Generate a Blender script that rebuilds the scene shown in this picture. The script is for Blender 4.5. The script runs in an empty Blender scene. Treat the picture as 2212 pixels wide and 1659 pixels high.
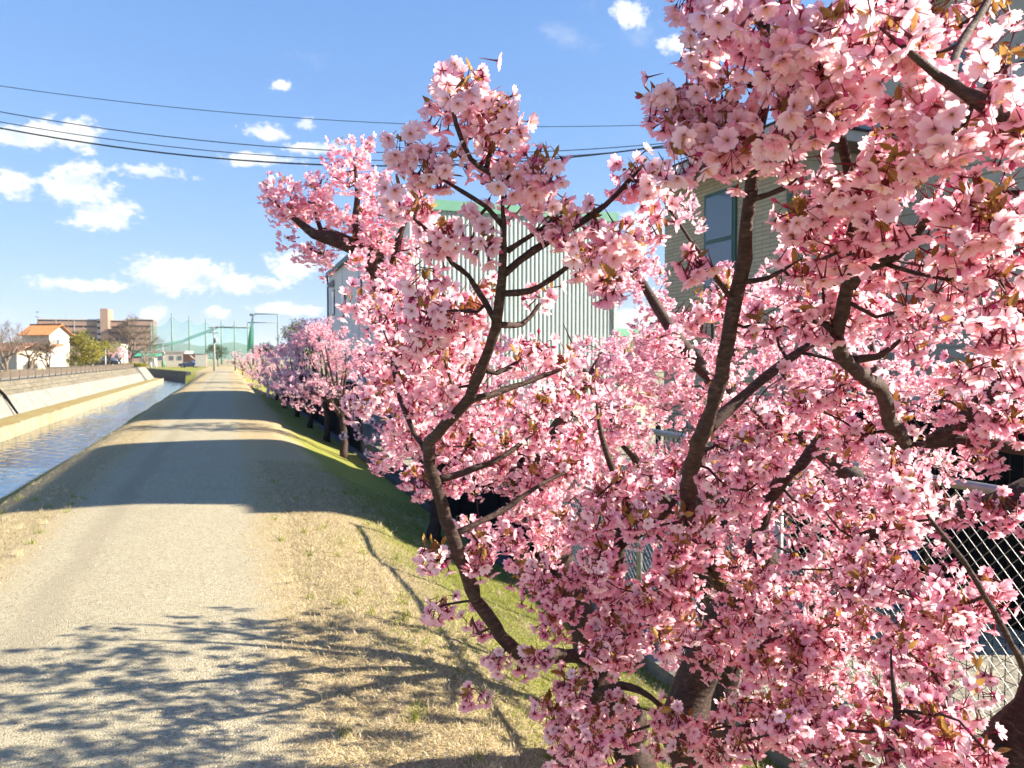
import bpy, math, random
import numpy as np
from mathutils import Vector, Matrix

random.seed(7)
RNG = np.random.default_rng(11)
SC = bpy.context.scene
COL = SC.collection
R = math.radians

# ------------------------------------------------------------------ camera
CAM_H = 1.9
YAW = R(20.3)          # the view is turned this far to the right of the path (+Y)
PITCH = R(-1.88)
FPX = 1661.0           # focal length in the 2212 x 1659 pixel frame used for measuring
CX, CY = 1106.0, 829.5
CAM = Vector((0, 0, CAM_H))
FWD = Vector((math.sin(YAW) * math.cos(PITCH), math.cos(YAW) * math.cos(PITCH), math.sin(PITCH)))
RIGHT = Vector((math.cos(YAW), -math.sin(YAW), 0))
UP = RIGHT.cross(FWD)
cd = bpy.data.cameras.new('camera')
cd.sensor_width = 36
cd.lens = FPX / 2212 * 36
cd.clip_start = 0.05
cd.clip_end = 12000
cd.dof.use_dof = True
cd.dof.focus_distance = 1.35
cd.dof.aperture_fstop = 14.0
cam = bpy.data.objects.new('camera', cd)
COL.objects.link(cam)
cam.matrix_world = Matrix(((RIGHT.x, UP.x, -FWD.x, CAM.x), (RIGHT.y, UP.y, -FWD.y, CAM.y),
                           (RIGHT.z, UP.z, -FWD.z, CAM.z), (0, 0, 0, 1)))
SC.camera = cam


def ray(px, py):
    return FWD + RIGHT * ((px - CX) / FPX) + UP * ((CY - py) / FPX)


def P(px, py, d):
    """Point at depth d metres seen at pixel (px, py) of the 2212 x 1659 frame."""
    return CAM + ray(px, py) * d


# ------------------------------------------------------------------ sun, sky, exposure
SUN_EL = R(29)
SUN_DIR = Vector((math.cos(SUN_EL) * 0.938, math.cos(SUN_EL) * -0.347, math.sin(SUN_EL)))
sl = bpy.data.lights.new('sun', 'SUN')
sl.energy = 4.9
sl.angle = R(0.55)
sl.color = (1.0, 0.90, 0.74)
sun = bpy.data.objects.new('sun', sl)
COL.objects.link(sun)
sun.rotation_euler = (-SUN_DIR).to_track_quat('-Z', 'Y').to_euler()

SKY_STRENGTH = 0.15
SC.view_settings.view_transform = 'Standard'
SC.view_settings.look = 'None'
SC.view_settings.gamma = 1.0
SC.view_settings.exposure = 1.78
SC.cycles.max_bounces = 12
SC.cycles.diffuse_bounces = 7
SC.cycles.glossy_bounces = 3
SC.cycles.transmission_bounces = 10
SC.cycles.transparent_max_bounces = 12
SC.cycles.volume_bounces = 0
SC.cycles.use_adaptive_sampling = True
SC.cycles.adaptive_threshold = 0.025
SC.cycles.sample_clamp_indirect = 6
SC.cycles.caustics_reflective = False
SC.cycles.caustics_refractive = False


class NT:
    """Small helper to write node trees."""
    def __init__(self, tree):
        self.t = tree
        self.t.nodes.clear()

    def n(self, kind, **kw):
        nd = self.t.nodes.new(kind)
        for k, v in kw.items():
            setattr(nd, k, v)
        return nd

    def put(self, nd, name, v):
        s = nd.inputs[name]
        if isinstance(v, bpy.types.NodeSocket):
            self.t.links.new(v, s)
        elif v is not None:
            if isinstance(v, (tuple, list)) and len(v) == 3 and s.type == 'RGBA':
                v = (*v, 1)
            s.default_value = v

    def math(self, op, a, b=None, c=None, clamp=False):
        nd = self.n('ShaderNodeMath', operation=op, use_clamp=clamp)
        self.put(nd, 0, a)
        if b is not None:
            self.put(nd, 1, b)
        if c is not None:
            self.put(nd, 2, c)
        return nd.outputs[0]

    def vmath(self, op, a, b=None):
        nd = self.n('ShaderNodeVectorMath', operation=op)
        self.put(nd, 0, a)
        if b is not None:
            self.put(nd, 1, b)
        return nd.outputs['Value'] if op in ('LENGTH', 'DOT_PRODUCT') else nd.outputs[0]

    def noise(self, vec, scale, detail=4, rough=0.55, dist=0.0):
        nd = self.n('ShaderNodeTexNoise')
        if vec is not None:
            self.put(nd, 'Vector', vec)
        self.put(nd, 'Scale', scale)
        self.put(nd, 'Detail', detail)
        self.put(nd, 'Roughness', rough)
        self.put(nd, 'Distortion', dist)
        return nd.outputs['Fac']

    def ramp(self, fac, stops, interp='LINEAR'):
        nd = self.n('ShaderNodeValToRGB')
        cr = nd.color_ramp
        cr.interpolation = interp
        while len(cr.elements) < len(stops):
            cr.elements.new(0.5)
        for e, (p, c) in zip(cr.elements, stops):
            e.position = p
            e.color = (*c, 1) if len(c) == 3 else c
        self.put(nd, 'Fac', fac)
        return nd.outputs['Color']

    def step(self, fac, lo, hi):
        nd = self.n('ShaderNodeMapRange', interpolation_type='SMOOTHSTEP')
        self.put(nd, 'Value', fac)
        self.put(nd, 'From Min', lo)
        self.put(nd, 'From Max', hi)
        return nd.outputs[0]

    def mix(self, fac, a, b, blend='MIX'):
        nd = self.n('ShaderNodeMix', data_type='RGBA', blend_type=blend)
        self.put(nd, 0, fac)
        self.put(nd, 6, a)
        self.put(nd, 7, b)
        return nd.outputs[2]

    def scale(self, vec, s):
        nd = self.n('ShaderNodeMapping')
        self.put(nd, 'Vector', vec)
        nd.inputs['Scale'].default_value = s if isinstance(s, (tuple, list)) else (s, s, s)
        return nd.outputs[0]


SKY_GAIN = (0.43, 0.64, 1.10)
SKY_KNEE = (0.44, 0.40, 0.31)


def azel(px, py):
    v = ray(px, py).normalized()
    return math.atan2(v.x, v.y), math.asin(v.z)


def build_world():
    w = bpy.data.worlds.new('World')
    SC.world = w
    w.use_nodes = True
    w.cycles.sampling_method = 'MANUAL'
    w.cycles.sample_map_resolution = 512
    g = NT(w.node_tree)
    out = g.n('ShaderNodeOutputWorld')
    bg = g.n('ShaderNodeBackground')
    sky = g.n('ShaderNodeTexSky', sky_type='NISHITA')
    sky.sun_disc = False
    sky.sun_elevation = SUN_EL
    sky.sun_rotation = math.atan2(SUN_DIR.x, SUN_DIR.y)
    sky.air_density = 1.0
    sky.dust_density = 0.25
    sky.ozone_density = 2.2
    tc = g.n('ShaderNodeTexCoord')
    d = g.vmath('NORMALIZE', tc.outputs['Generated'])
    sep = g.n('ShaderNodeSeparateXYZ')
    g.put(sep, 0, d)
    x, y, z = sep.outputs
    az = g.math('ARCTAN2', x, y)
    el = g.math('ARCSINE', z)
    cb = g.n('ShaderNodeCombineXYZ')
    g.put(cb, 0, az)
    g.put(cb, 1, el)
    v = cb.outputs[0]
    # billowing detail shared by all clouds (directions, so it stays put from any place)
    n1 = g.noise(g.scale(v, (22, 34, 1)), 1.0, 4, 0.6, 0.0)
    n2 = g.noise(g.scale(v, (95, 130, 1)), 1.0, 2, 0.6)
    n0 = g.noise(g.scale(v, (3.1, 8.0, 1)), 1.0, 3, 0.6)
    bump = g.math('ADD', g.math('MULTIPLY', g.math('SUBTRACT', n1, 0.5), 2.1), g.math('MULTIPLY', g.math('SUBTRACT', n2, 0.5), 1.1))
    blobs = [  # px, py, rx, ry of the cumulus puffs
        (165, 405, 66, 56), (222, 462, 78, 36), (30, 400, 34, 32), (160, 290, 52, 44), (45, 295, 75, 26),
        (385, 592, 115, 42), (510, 612, 95, 26), (655, 575, 84, 38), (190, 617, 110, 15),
        (335, 672, 24, 26), (465, 672, 28, 18), (620, 668, 90, 16), (1350, 25, 45, 34), (660, 269, 24, 16), (610, 187, 24, 14), (575, 285, 48, 20),
        (560, 345, 95, 16), (700, 322, 80, 15), (330, 372, 75, 16), (1390, 490, 70, 48), (1380, 690, 70, 50), (1450, 100, 40, 22)]
    near = None
    for px, py, rx, ry in blobs:
        a0, e0 = azel(px, py)
        q = g.vmath('SUBTRACT', v, (a0, e0, 0.0))
        q = g.vmath('MULTIPLY', q, (FPX / rx * 0.92, FPX / ry * 0.95, 0.0))
        l = g.vmath('LENGTH', q)
        near = l if near is None else g.math('MINIMUM', near, l)
    dens_b = g.math('ADD', g.math('SUBTRACT', 0.98, near), bump)
    dens_b = g.step(dens_b, 0.0, 0.62)
    # the same kind of broken fair-weather cloud over the whole sky
    dens_w = g.math('MULTIPLY', g.step(g.math('ADD', n0, g.math('MULTIPLY', bump, 0.10)), 0.60, 0.86), 0.42)
    dens = g.math('MAXIMUM', dens_b, dens_w)
    above = g.step(z, -0.01, 0.03)
    dens = g.math('MULTIPLY', dens, above)
    n3 = g.noise(g.vmath('ADD', g.scale(v, (22, 34, 1)), (0.35, 0.55, 0.0)), 1.0, 2, 0.6)
    shade = g.math('ADD', g.math('SUBTRACT', n1, n3), 0.45)
    ccol = g.ramp(shade, [(0.30, (1.75, 1.92, 2.2)), (0.55, (2.4, 2.4, 2.35))])
    # the camera's own tone curve holds the sky back: a soft shoulder, the same in every direction
    sc = g.vmath('MULTIPLY', sky.outputs[0], SKY_GAIN)
    skyc = g.vmath('DIVIDE', sc, g.vmath('ADD', g.vmath('MULTIPLY', sc, SKY_KNEE), (1.0, 1.0, 1.0)))
    col = g.mix(g.math('MULTIPLY', dens, 0.93), skyc, ccol)
    g.put(bg, 'Color', col)
    g.put(bg, 'Strength', SKY_STRENGTH)
    g.t.links.new(bg.outputs[0], out.inputs[0])


build_world()


# ------------------------------------------------------------------ object helpers
def link(o, parent=None):
    COL.objects.link(o)
    if parent is not None:
        o.parent = parent
    return o


def tag(o, label=None, cat=None, group=None, kind=None):
    if label:
        o['label'] = label
    if cat:
        o['category'] = cat
    if group:
        o['group'] = group
    if kind:
        o['kind'] = kind
    return o


def empty(name, loc=(0, 0, 0), rz=0.0):
    o = bpy.data.objects.new(name, None)
    o.empty_display_size = 0.3
    o.location = loc
    o.rotation_euler = (0, 0, rz)
    return link(o)


def child(name, data, parent, loc=(0, 0, 0), rot=(0, 0, 0), sc=(1, 1, 1)):
    o = bpy.data.objects.new(name, data)
    o.location, o.rotation_euler, o.scale = loc, rot, sc
    return link(o, parent)


def copy_tree(o, parent=None):
    c = o.copy()
    COL.objects.link(c)
    c.parent = parent
    for ch in list(o.children):
        copy_tree(ch, c)
    return c


class MB:
    """Collects faces, then becomes one mesh."""
    def __init__(self):
        self.v, self.f, self.m, self.s = [], [], [], []

    def add(self, verts, faces, mi=0, smooth=False):
        b = len(self.v)
        self.v += [tuple(p) for p in verts]
        for f in faces:
            self.f.append([i + b for i in f])
            self.m.append(mi)
            self.s.append(smooth)

    def box(self, x0, x1, y0, y1, z0, z1, mi=0):
        self.add([(x0, y0, z0), (x1, y0, z0), (x1, y1, z0), (x0, y1, z0), (x0, y0, z1), (x1, y0, z1), (x1, y1, z1), (x0, y1, z1)],
                 [(0, 3, 2, 1), (4, 5, 6, 7), (0, 1, 5, 4), (1, 2, 6, 5), (2, 3, 7, 6), (3, 0, 4, 7)], mi)

    def prism(self, poly, axis, a, b, mi=0):
        """poly: (u, w) outline, pushed along 'x' or 'y' from a to b; 'z' pushes an (x, y) outline up."""
        def pt(u, w, t):
            return {'x': (t, u, w), 'y': (u, t, w), 'z': (u, w, t)}[axis]
        n = len(poly)
        vs = [pt(u, w, a) for u, w in poly] + [pt(u, w, b) for u, w in poly]
        fs = [list(range(n))[::-1], list(range(n, 2 * n))] + [(i, (i + 1) % n, n + (i + 1) % n, n + i) for i in range(n)]
        self.add(vs, fs, mi)

    def tube(self, pts, rad, sides=8, mi=0, cap=True, jit=0.0):
        pts = [Vector(p) for p in pts]
        rad = rad if isinstance(rad, (list, tuple)) else [rad] * len(pts)
        ring0 = None
        n = len(pts)
        u = None
        vs, fs = [], []
        for i, p in enumerate(pts):
            t = (pts[min(i + 1, n - 1)] - pts[max(i - 1, 0)])
            if t.length < 1e-9:
                t = Vector((0, 0, 1))
            t.normalize()
            if u is None:
                u = t.cross(Vector((0.3, 0.2, 0.9)))
                if u.length < 1e-3:
                    u = t.cross(Vector((1, 0, 0)))
            u = (u - t * u.dot(t)).normalized()
            w = t.cross(u)
            for k in range(sides):
                a = 2 * math.pi * k / sides
                rr = rad[i] * (1 + (random.uniform(-jit, jit) if jit else 0))
                vs.append(p + (u * math.cos(a) + w * math.sin(a)) * rr)
        for i in range(n - 1):
            for k in range(sides):
                a, b = i * sides + k, i * sides + (k + 1) % sides
                fs.append((a, b, b + sides, a + sides))
        if cap:
            fs.append(list(range(sides))[::-1])
            fs.append([(n - 1) * sides + k for k in range(sides)])
        self.add(vs, fs, mi, True)

    def mesh(self, name, mats):
        me = bpy.data.meshes.new(name)
        me.from_pydata(self.v, [], self.f)
        for m in (mats if isinstance(mats, (list, tuple)) else [mats]):
            me.materials.append(m)
        me.polygons.foreach_set('material_index', self.m)
        me.polygons.foreach_set('use_smooth', self.s)
        me.update()
        return me

    def build(self, name, mats, parent=None, loc=(0, 0, 0), rz=0.0):
        o = bpy.data.objects.new(name, self.mesh(name, mats))
        o.location = loc
        o.rotation_euler = (0, 0, rz)
        return link(o, parent)


def boxes(name, lst, mat, parent=None, loc=(0, 0, 0), rz=0.0):
    m = MB()
    for b in lst:
        m.box(*b)
    return m.build(name, mat, parent, loc, rz)


# ------------------------------------------------------------------ materials
def new_mat(name):
    m = bpy.data.materials.new(name)
    m.use_nodes = True
    return m, NT(m.node_tree)


def surf(name, col, rough=0.8, var=0.25, scale=6.0, bump=0.0, bscale=None, spec=0.3, coords='Object', stretch=(1, 1, 1), metal=0.0, col2=None, blotch=1.0, streak=0.0):
    """Plain weathered surface: two noise scales of tone, fine relief."""
    m, g = new_mat(name)
    out = g.n('ShaderNodeOutputMaterial')
    b = g.n('ShaderNodeBsdfPrincipled')
    if coords == 'World':
        co = g.n('ShaderNodeNewGeometry').outputs['Position']
    else:   # object space, moved along for every copy so that no two weather alike
        oi = g.n('ShaderNodeObjectInfo')
        co = g.vmath('ADD', g.n('ShaderNodeTexCoord').outputs['Object'], g.vmath('MULTIPLY', oi.outputs['Location'], (0.37, 0.83, 0.0)))
        co = g.vmath('ADD', co, g.vmath('MULTIPLY', oi.outputs['Random'], (31.0, 17.0, 0.0)))
    v = g.scale(co, stretch)
    n = g.noise(v, scale, 6, 0.6)
    nb = g.noise(v, scale * 0.13, 4, 0.6)
    lo = tuple(c * (1 - var) for c in col)
    hi = tuple(min(1, c * (1 + var)) for c in col)
    c = g.ramp(n, [(0.3, lo), (0.7, hi)])
    c2 = col2 if col2 else tuple(k * (1 - 0.8 * var) for k in col)
    c = g.mix(g.math('MULTIPLY', g.step(nb, 0.45, 0.7), 0.75 * blotch), c, c2)
    if streak:
        ns = g.noise(g.scale(co, (3.0, 3.0, 0.16)), 1.0, 5, 0.65)
        c = g.mix(g.math('MULTIPLY', g.step(ns, 0.5, 0.72), streak), c, tuple(k * 0.45 for k in col))
    g.put(b, 'Base Color', c)
    g.put(b, 'Roughness', rough)
    g.put(b, 'Specular IOR Level', spec)
    g.put(b, 'Metallic', metal)
    if bump:
        bn = g.n('ShaderNodeBump')
        g.put(bn, 'Strength', 0.7)
        g.put(bn, 'Distance', bump)
        g.put(bn, 'Height', g.noise(v, bscale or scale * 4, 5, 0.6))
        g.put(b, 'Normal', bn.outputs[0])
    g.t.links.new(b.outputs[0], out.inputs[0])
    return m


def ground_mat(name, kind):
    m, g = new_mat(name)
    out = g.n('ShaderNodeOutputMaterial')
    b = g.n('ShaderNodeBsdfPrincipled')
    geo = g.n('ShaderNodeNewGeometry')
    p = geo.outputs['Position']
    sep = g.n('ShaderNodeSeparateXYZ')
    g.put(sep, 0, p)
    x = sep.outputs[0]
    big = g.noise(p, 0.55, 5, 0.6)
    mid = g.noise(p, 4.0, 5, 0.65)
    fine = g.noise(p, 55.0, 4, 0.7)
    if kind == 'grass':
        straw = g.ramp(fine, [(0.28, (0.17, 0.125, 0.065)), (0.5, (0.36, 0.285, 0.16)), (0.72, (0.56, 0.465, 0.29))])
        green = g.ramp(fine, [(0.28, (0.08, 0.10, 0.013)), (0.6, (0.235, 0.255, 0.034)), (0.75, (0.36, 0.37, 0.085))])
        # young growth is thickest on the damp foot of the slopes and down by the water
        right = g.step(x, 0.9, 2.3)
        left = g.math('MULTIPLY', g.step(x, -3.2, -5.0), 0.9)
        w = g.math('MAXIMUM', right, left)
        f = g.step(g.math('ADD', g.math('MULTIPLY', w, 0.47), g.math('ADD', g.math('MULTIPLY', big, 0.6), g.math('MULTIPLY', mid, 0.35))), 0.62, 0.92)
        c = g.mix(g.math('MULTIPLY', f, 0.85), straw, green)
        hgt = g.math('ADD', g.math('MULTIPLY', fine, 0.5), g.math('MULTIPLY', mid, 1.0))
        dist = 0.05
    elif kind == 'path':
        vo = g.n('ShaderNodeTexVoronoi', feature='F1')
        g.put(vo, 'Vector', p)
        g.put(vo, 'Scale', 85.0)
        grain = g.n('ShaderNodeSeparateColor')
        g.put(grain, 0, vo.outputs['Color'])
        c = g.ramp(grain.outputs[0], [(0.0, (0.175, 0.146, 0.097)), (0.12, (0.30, 0.26, 0.172)), (0.6, (0.362, 0.318, 0.212)), (0.95, (0.445, 0.40, 0.29))])
        c = g.mix(g.math('MULTIPLY', g.step(mid, 0.52, 0.75), 0.35), c, (0.41, 0.36, 0.24))
        # sand worn by feet and wheels: two soft tracks along the path, earthy verges
        tr = g.math('ADD', x, g.math('MULTIPLY', g.math('SUBTRACT', big, 0.5), 0.35))
        t1 = g.math('ABSOLUTE', g.math('ADD', tr, 1.32))
        track = g.math('SUBTRACT', 1.0, g.step(t1, 0.04, 0.24))
        c = g.mix(g.math('MULTIPLY', track, 0.45), c, (0.25, 0.215, 0.15))
        c = g.mix(g.math('MULTIPLY', g.step(g.noise(p, 1.3, 4, 0.6), 0.52, 0.7), 0.22), c, (0.27, 0.235, 0.165))
        edge = g.math('MAXIMUM', g.step(g.math('ADD', tr, g.math('MULTIPLY', mid, 0.5)), 0.34, 0.66), g.step(g.math('SUBTRACT', tr, g.math('MULTIPLY', mid, 0.5)), -1.85, -2.35))
        straw = g.ramp(fine, [(0.28, (0.17, 0.125, 0.065)), (0.5, (0.36, 0.285, 0.16)), (0.72, (0.56, 0.465, 0.29))])
        c = g.mix(edge, c, straw)
        hgt = g.math('ADD', g.math('MULTIPLY', vo.outputs['Distance'], -0.9), g.math('MULTIPLY', fine, 0.35))
        dist = 0.006
    elif kind == 'ledge':
        c = g.ramp(fine, [(0.3, (0.17, 0.135, 0.05)), (0.6, (0.31, 0.26, 0.12)), (0.8, (0.42, 0.36, 0.19))])
        c = g.mix(g.step(g.noise(p, 0.35, 4), 0.45, 0.65), c, (0.26, 0.19, 0.08))
        hgt, dist = mid, 0.08
    else:  # yards, streets and fields all round
        c = g.ramp(g.noise(p, 14.0, 6, 0.7), [(0.32, (0.13, 0.12, 0.10)), (0.5, (0.30, 0.27, 0.21)), (0.7, (0.47, 0.42, 0.32))])
        field = g.ramp(g.noise(p, 0.05, 5, 0.6), [(0.42, (0.33, 0.29, 0.20)), (0.6, (0.20, 0.20, 0.08))])
        far = g.step(g.vmath('LENGTH', p), 30.0, 160.0)
        c = g.mix(far, c, field)
        hgt, dist = g.noise(p, 22.0, 5, 0.7), 0.03
    g.put(b, 'Base Color', c)
    g.put(b, 'Roughness', 0.95)
    g.put(b, 'Specular IOR Level', 0.12)
    bn = g.n('ShaderNodeBump')
    g.put(bn, 'Strength', 0.85)
    g.put(bn, 'Distance', dist)
    g.put(bn, 'Height', hgt)
    g.put(b, 'Normal', bn.outputs[0])
    g.t.links.new(b.outputs[0], out.inputs[0])
    return m


M = {}
M['grass'] = ground_mat('dry_grass', 'grass')
M['path'] = ground_mat('gravel', 'path')
M['ledge'] = ground_mat('ledge_grass', 'ledge')
M['field'] = ground_mat('yard_earth', 'field')

# ------------------------------------------------------------------ terrain
PX = [-6.2, -5.1, -4.4, -3.6, -3.05, -2.65, -2.3, -1.7, -0.6, 0.4, 0.9, 1.25, 1.7, 2.3, 2.9, 3.4, 4.2]
PZ = [-2.1, -1.5, -1.10, -0.58, -0.21, -0.055, -0.012, 0.0, 0.015, 0.0, -0.015, -0.06, -0.22, -0.5, -0.78, -0.93, -0.96]
_xs = np.linspace(-6.2, 4.2, 521)
_zs = np.interp(_xs, PX, PZ)
_k = np.exp(-0.5 * (np.arange(-14, 15) / 6.0) ** 2)
_zs = np.convolve(np.pad(_zs, 14, mode='edge'), _k / _k.sum(), mode='valid')


def prof(x):
    return np.interp(x, _xs, _zs)


def shift(y):
    return -0.2 * np.maximum(np.asarray(y, float) - 122, 0)


_lat = RNG.random((64, 64))


def vnoise(x, y, s):
    u, v = np.asarray(x) / s, np.asarray(y) / s
    i, j = np.floor(u).astype(int), np.floor(v).astype(int)
    fu, fv = u - i, v - j
    fu, fv = fu * fu * (3 - 2 * fu), fv * fv * (3 - 2 * fv)
    L = lambda a, b: _lat[a % 64, b % 64]
    return (L(i, j) * (1 - fu) + L(i + 1, j) * fu) * (1 - fv) + (L(i, j + 1) * (1 - fu) + L(i + 1, j + 1) * fu) * fv - 0.5


def bank_z(x, y):
    z = prof(x)
    rough = np.clip(np.maximum(np.abs(np.asarray(x) + 0.67) - 1.5, 0) / 0.6, 0, 1)
    z = z + rough * (vnoise(x, y, 0.9) * 0.05 + vnoise(x, y, 0.28) * 0.03) + vnoise(x, y, 3.1) * 0.02
    z = z + rough * vnoise(x, np.asarray(y) + 40, 6.0) * 0.10 * np.clip((np.abs(np.asarray(x)) - 1) / 2, 0, 1)
    return z


def grid_mesh(name, X, Y, Z, mat):
    ny, nx = X.shape
    v = np.stack([X, Y, Z], -1).reshape(-1, 3)
    i = np.arange(ny - 1)[:, None] * nx + np.arange(nx - 1)[None]
    f = np.stack([i, i + 1, i + nx + 1, i + nx], -1).reshape(-1, 4)
    me = bpy.data.meshes.new(name)
    me.from_pydata(v.tolist(), [], f.tolist())
    me.polygons.foreach_set('use_smooth', [True] * len(f))
    me.materials.append(mat)
    me.update()
    return me


ys = [-5.0]
while ys[-1] < 200:
    ys.append(ys[-1] + (0.12 if ys[-1] < 12 else min(4, 0.12 + (ys[-1] - 12) * 0.03)))
ys = np.array(ys)
xs = np.linspace(-5.7, 3.98, 122)
Xg, Yg = np.meshgrid(xs, ys)
Zg = bank_z(Xg, Yg)
far_side = (Yg > 121.5) & (Xg < -1.6)
Zg = np.where(far_side, np.maximum(Zg, -0.04 + 0 * Zg), Zg)
Xs = Xg + shift(Yg) * np.clip((-1.8 - Xg) / 2.5, 0, 1)
tag(link(bpy.data.objects.new('embankment', grid_mesh('embankment', Xs, Yg, Zg, M['grass']))), kind='structure')

pxs = np.linspace(-2.1, 0.62, 58)
py_ = ys[ys < 152]
Xp, Yp = np.meshgrid(pxs, py_)
wob = vnoise(Xp * 0 + 3, Yp, 1.7) * 0.25 + vnoise(Xp, Yp, 0.31) * 0.12
Xp2 = Xp + wob * np.clip((np.abs(Xp + 0.74) - 1.0) / 0.33, 0, 1) * 0.7
Zp = bank_z(Xp2, Yp) + np.where(np.abs(Xp + 0.74) > 1.335, -0.006, 0.004)
tag(link(bpy.data.objects.new('gravel_path', grid_mesh('gravel_path', Xp2, Yp, Zp, M['path']))), kind='structure')

gx = np.array([-5000, -900, -200, -60, -25, -11.45, -11.4, -10.75, -10.2, -8.86, -8.84, -5.9, 3.8, 3.82, 8, 25, 80, 300, 1200, 5000.])
gz = np.array([0.4, 0.5, 0.62, 0.64, 0.64, 0.64, 0.55, -0.1, -1.06, -1.02, -2.6, -2.6, -2.6, -0.82, -0.82, -0.8, -0.7, -0.5, -0.3, -0.3])
gy = np.array([-400, -30, 0, 30, 60, 90, 115, 122, 140, 160, 184, 186, 230, 320, 500, 900, 2000, 6000.])
Xq, Yq = np.meshgrid(gx, gy)
Zq = np.broadcast_to(gz, Xq.shape).copy()
Zq[Yq >= 185] = np.maximum(Zq[Yq >= 185], -0.15)
Zq[(Yq >= 185) & (Xq > -12)] = -0.12
Xq = Xq + np.where((Xq < 0) & (Xq > -25), shift(np.minimum(Yq, 186)), 0)
o = link(bpy.data.objects.new('ground', grid_mesh('ground', Xq, Yq, Zq, M['field'])))
for pl in o.data.polygons:
    pl.use_smooth = False
tag(o, kind='structure')


def water_mat():
    m, g = new_mat('canal_water')
    out = g.n('ShaderNodeOutputMaterial')
    b = g.n('ShaderNodeBsdfPrincipled')
    geo = g.n('ShaderNodeNewGeometry')
    p = geo.outputs['Position']
    g.put(b, 'Base Color', (0.03, 0.075, 0.13))
    g.put(b, 'Roughness', 0.07)
    g.put(b, 'IOR', 1.333)
    g.put(b, 'Specular IOR Level', 0.5)
    g.t.links.new(b.outputs[0], out.inputs[0])
    return m


def waves(x, y):
    """Small wind ripples as real relief."""
    z = 0 * x
    rw = np.random.default_rng(4)
    for k in range(26):
        lam = rw.uniform(.22, .75)
        a = rw.normal(0.5, .75)
        kx, ky = np.cos(a) * 6.283 / lam, np.sin(a) * 6.283 / lam
        z = z + lam * .0023 * np.sin(kx * x + ky * y + rw.uniform(0, 6.28))
    return z * (.55 + 1.1 * (vnoise(x, y, 2.3) + .5))


wx = np.concatenate([[-40.0], np.linspace(-9.4, -4.7, 60)])
wy = np.concatenate([[-20.0, 0.0, 14.0], np.arange(16, 128, .1), np.linspace(128, 190, 60)])
Xw, Yw = np.meshgrid(wx, wy)
Zw = -1.5 + np.where((Xw > -9.3) & (Yw > 15), waves(Xw, Yw), 0)
tag(link(bpy.data.objects.new('canal_water', grid_mesh('canal_water', Xw, Yw, Zw, water_mat()))), kind='structure')

# ------------------------------------------------------------------ far bank of the canal
def wmat(name, col, **kw):
    return surf(name, col, coords='World', **kw)


M['concrete'] = surf('pale_concrete', (0.235, 0.229, 0.202), 0.85, 0.28, 5, 0.015, streak=0.75, coords='Object')
M['stone'] = surf('dull_stone_facing', (0.165, 0.145, 0.105), 0.92, 0.45, 4, 0.03)
M['pile'] = surf('stained_concrete_pile', (0.38, 0.325, 0.20), 0.85, 0.28, 3, 0.01, streak=0.8)
M['dark_wall'] = surf('shade_dark_concrete', (0.075, 0.08, 0.085), 0.8, 0.35, 2, 0.01, streak=0.5)  # darkened base colour carries the shade of the bend wall
M['rail'] = surf('brown_rail_paint', (0.13, 0.10, 0.075), 0.6, 0.2, 6)
M['dark'] = surf('black_paint', (0.008, 0.008, 0.009), 0.9, 0.3, 6, spec=0.05)
M['galv'] = surf('galvanised_steel', (0.30, 0.30, 0.295), 0.45, 0.2, 9, metal=0.6, spec=0.5)
M['white'] = surf('white_render', (0.52, 0.51, 0.47), 0.8, 0.08, 3)

lg = MB()
n = 40
vv, ff = [], []
for i in range(n + 1):
    y = -10 + i * (132.0 / n)
    w = 0.0 if i < n else 0.4
    vv += [(-8.8 - w, y, -0.955), (-9.5, y, -0.90 + random.uniform(-.03, .03)), (-10.25, y, -0.93)]
for i in range(n):
    for k in range(2):
        a = i * 3 + k
        ff.append((a, a + 3, a + 4, a + 1))
lg.add(vv, ff, 0, True)
tag(lg.build('grass_ledge', M['ledge']), kind='structure')

# row of concrete piles at the water's edge
pw = tag(empty('pile_wall', (-8.75, 30, -1.5)), 'low wall of yellowed concrete piles along the far water edge', 'wall')
pms = []
for k in range(5):
    b = MB()
    h = 0.56 + random.uniform(-0.025, 0.025)
    b.prism([(-.245, -.02), (-.20, .05), (.20, .05), (.245, -.02), (.245, -.10), (-.245, -.10)], 'z', -0.9, h)
    me = b.mesh('pile', M['pile'])
    for vtx in me.vertices:
        vtx.co = Vector((vtx.co.y, vtx.co.x, vtx.co.z))
    me.flip_normals()
    pms.append(me)
for i in range(184):
    child('pile', random.choice(pms), pw, (random.uniform(-.012, .012), i * 0.5, random.uniform(-0.015, 0.015)))

lr = tag(empty('lower_revetment', (-10.1, 25, -1.0)), 'pale streaked sloping concrete revetment above the grassy ledge', 'retaining wall')
b = MB()
b.prism([(0.12, -0.1), (0.12, 0.06), (0.02, 0.06), (-0.52, 1.02), (-0.72, 1.02), (-0.75, -0.1)], 'y', 0.022, 4.978)
pan = b.mesh('concrete_panel', M['concrete'])
for i in range(17):
    child('concrete_panel', pan, lr, (0, i * 5.0, 0), sc=(1, 1, 1 + random.uniform(-.004, .004)))

ur = tag(empty('upper_revetment', (-10.72, 25, 0.0)), 'brownish stone faced upper embankment below the brown railing', 'retaining wall')
for c in range(3):
    b = MB()
    x0 = -0.02 - c * 0.16
    b.prism([(x0, c * 0.23), (x0 - 0.14, c * 0.23 + 0.215), (x0 - 0.6, c * 0.23 + 0.215), (x0 - 0.6, c * 0.23)], 'y', 0.01, 2.49)
    me = b.mesh('stone_course', M['stone'])
    for i in range(34):
        child('stone_course', me, ur, (random.uniform(-.01, .01), i * 2.5 + (c % 2) * 1.25, 0))

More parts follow.
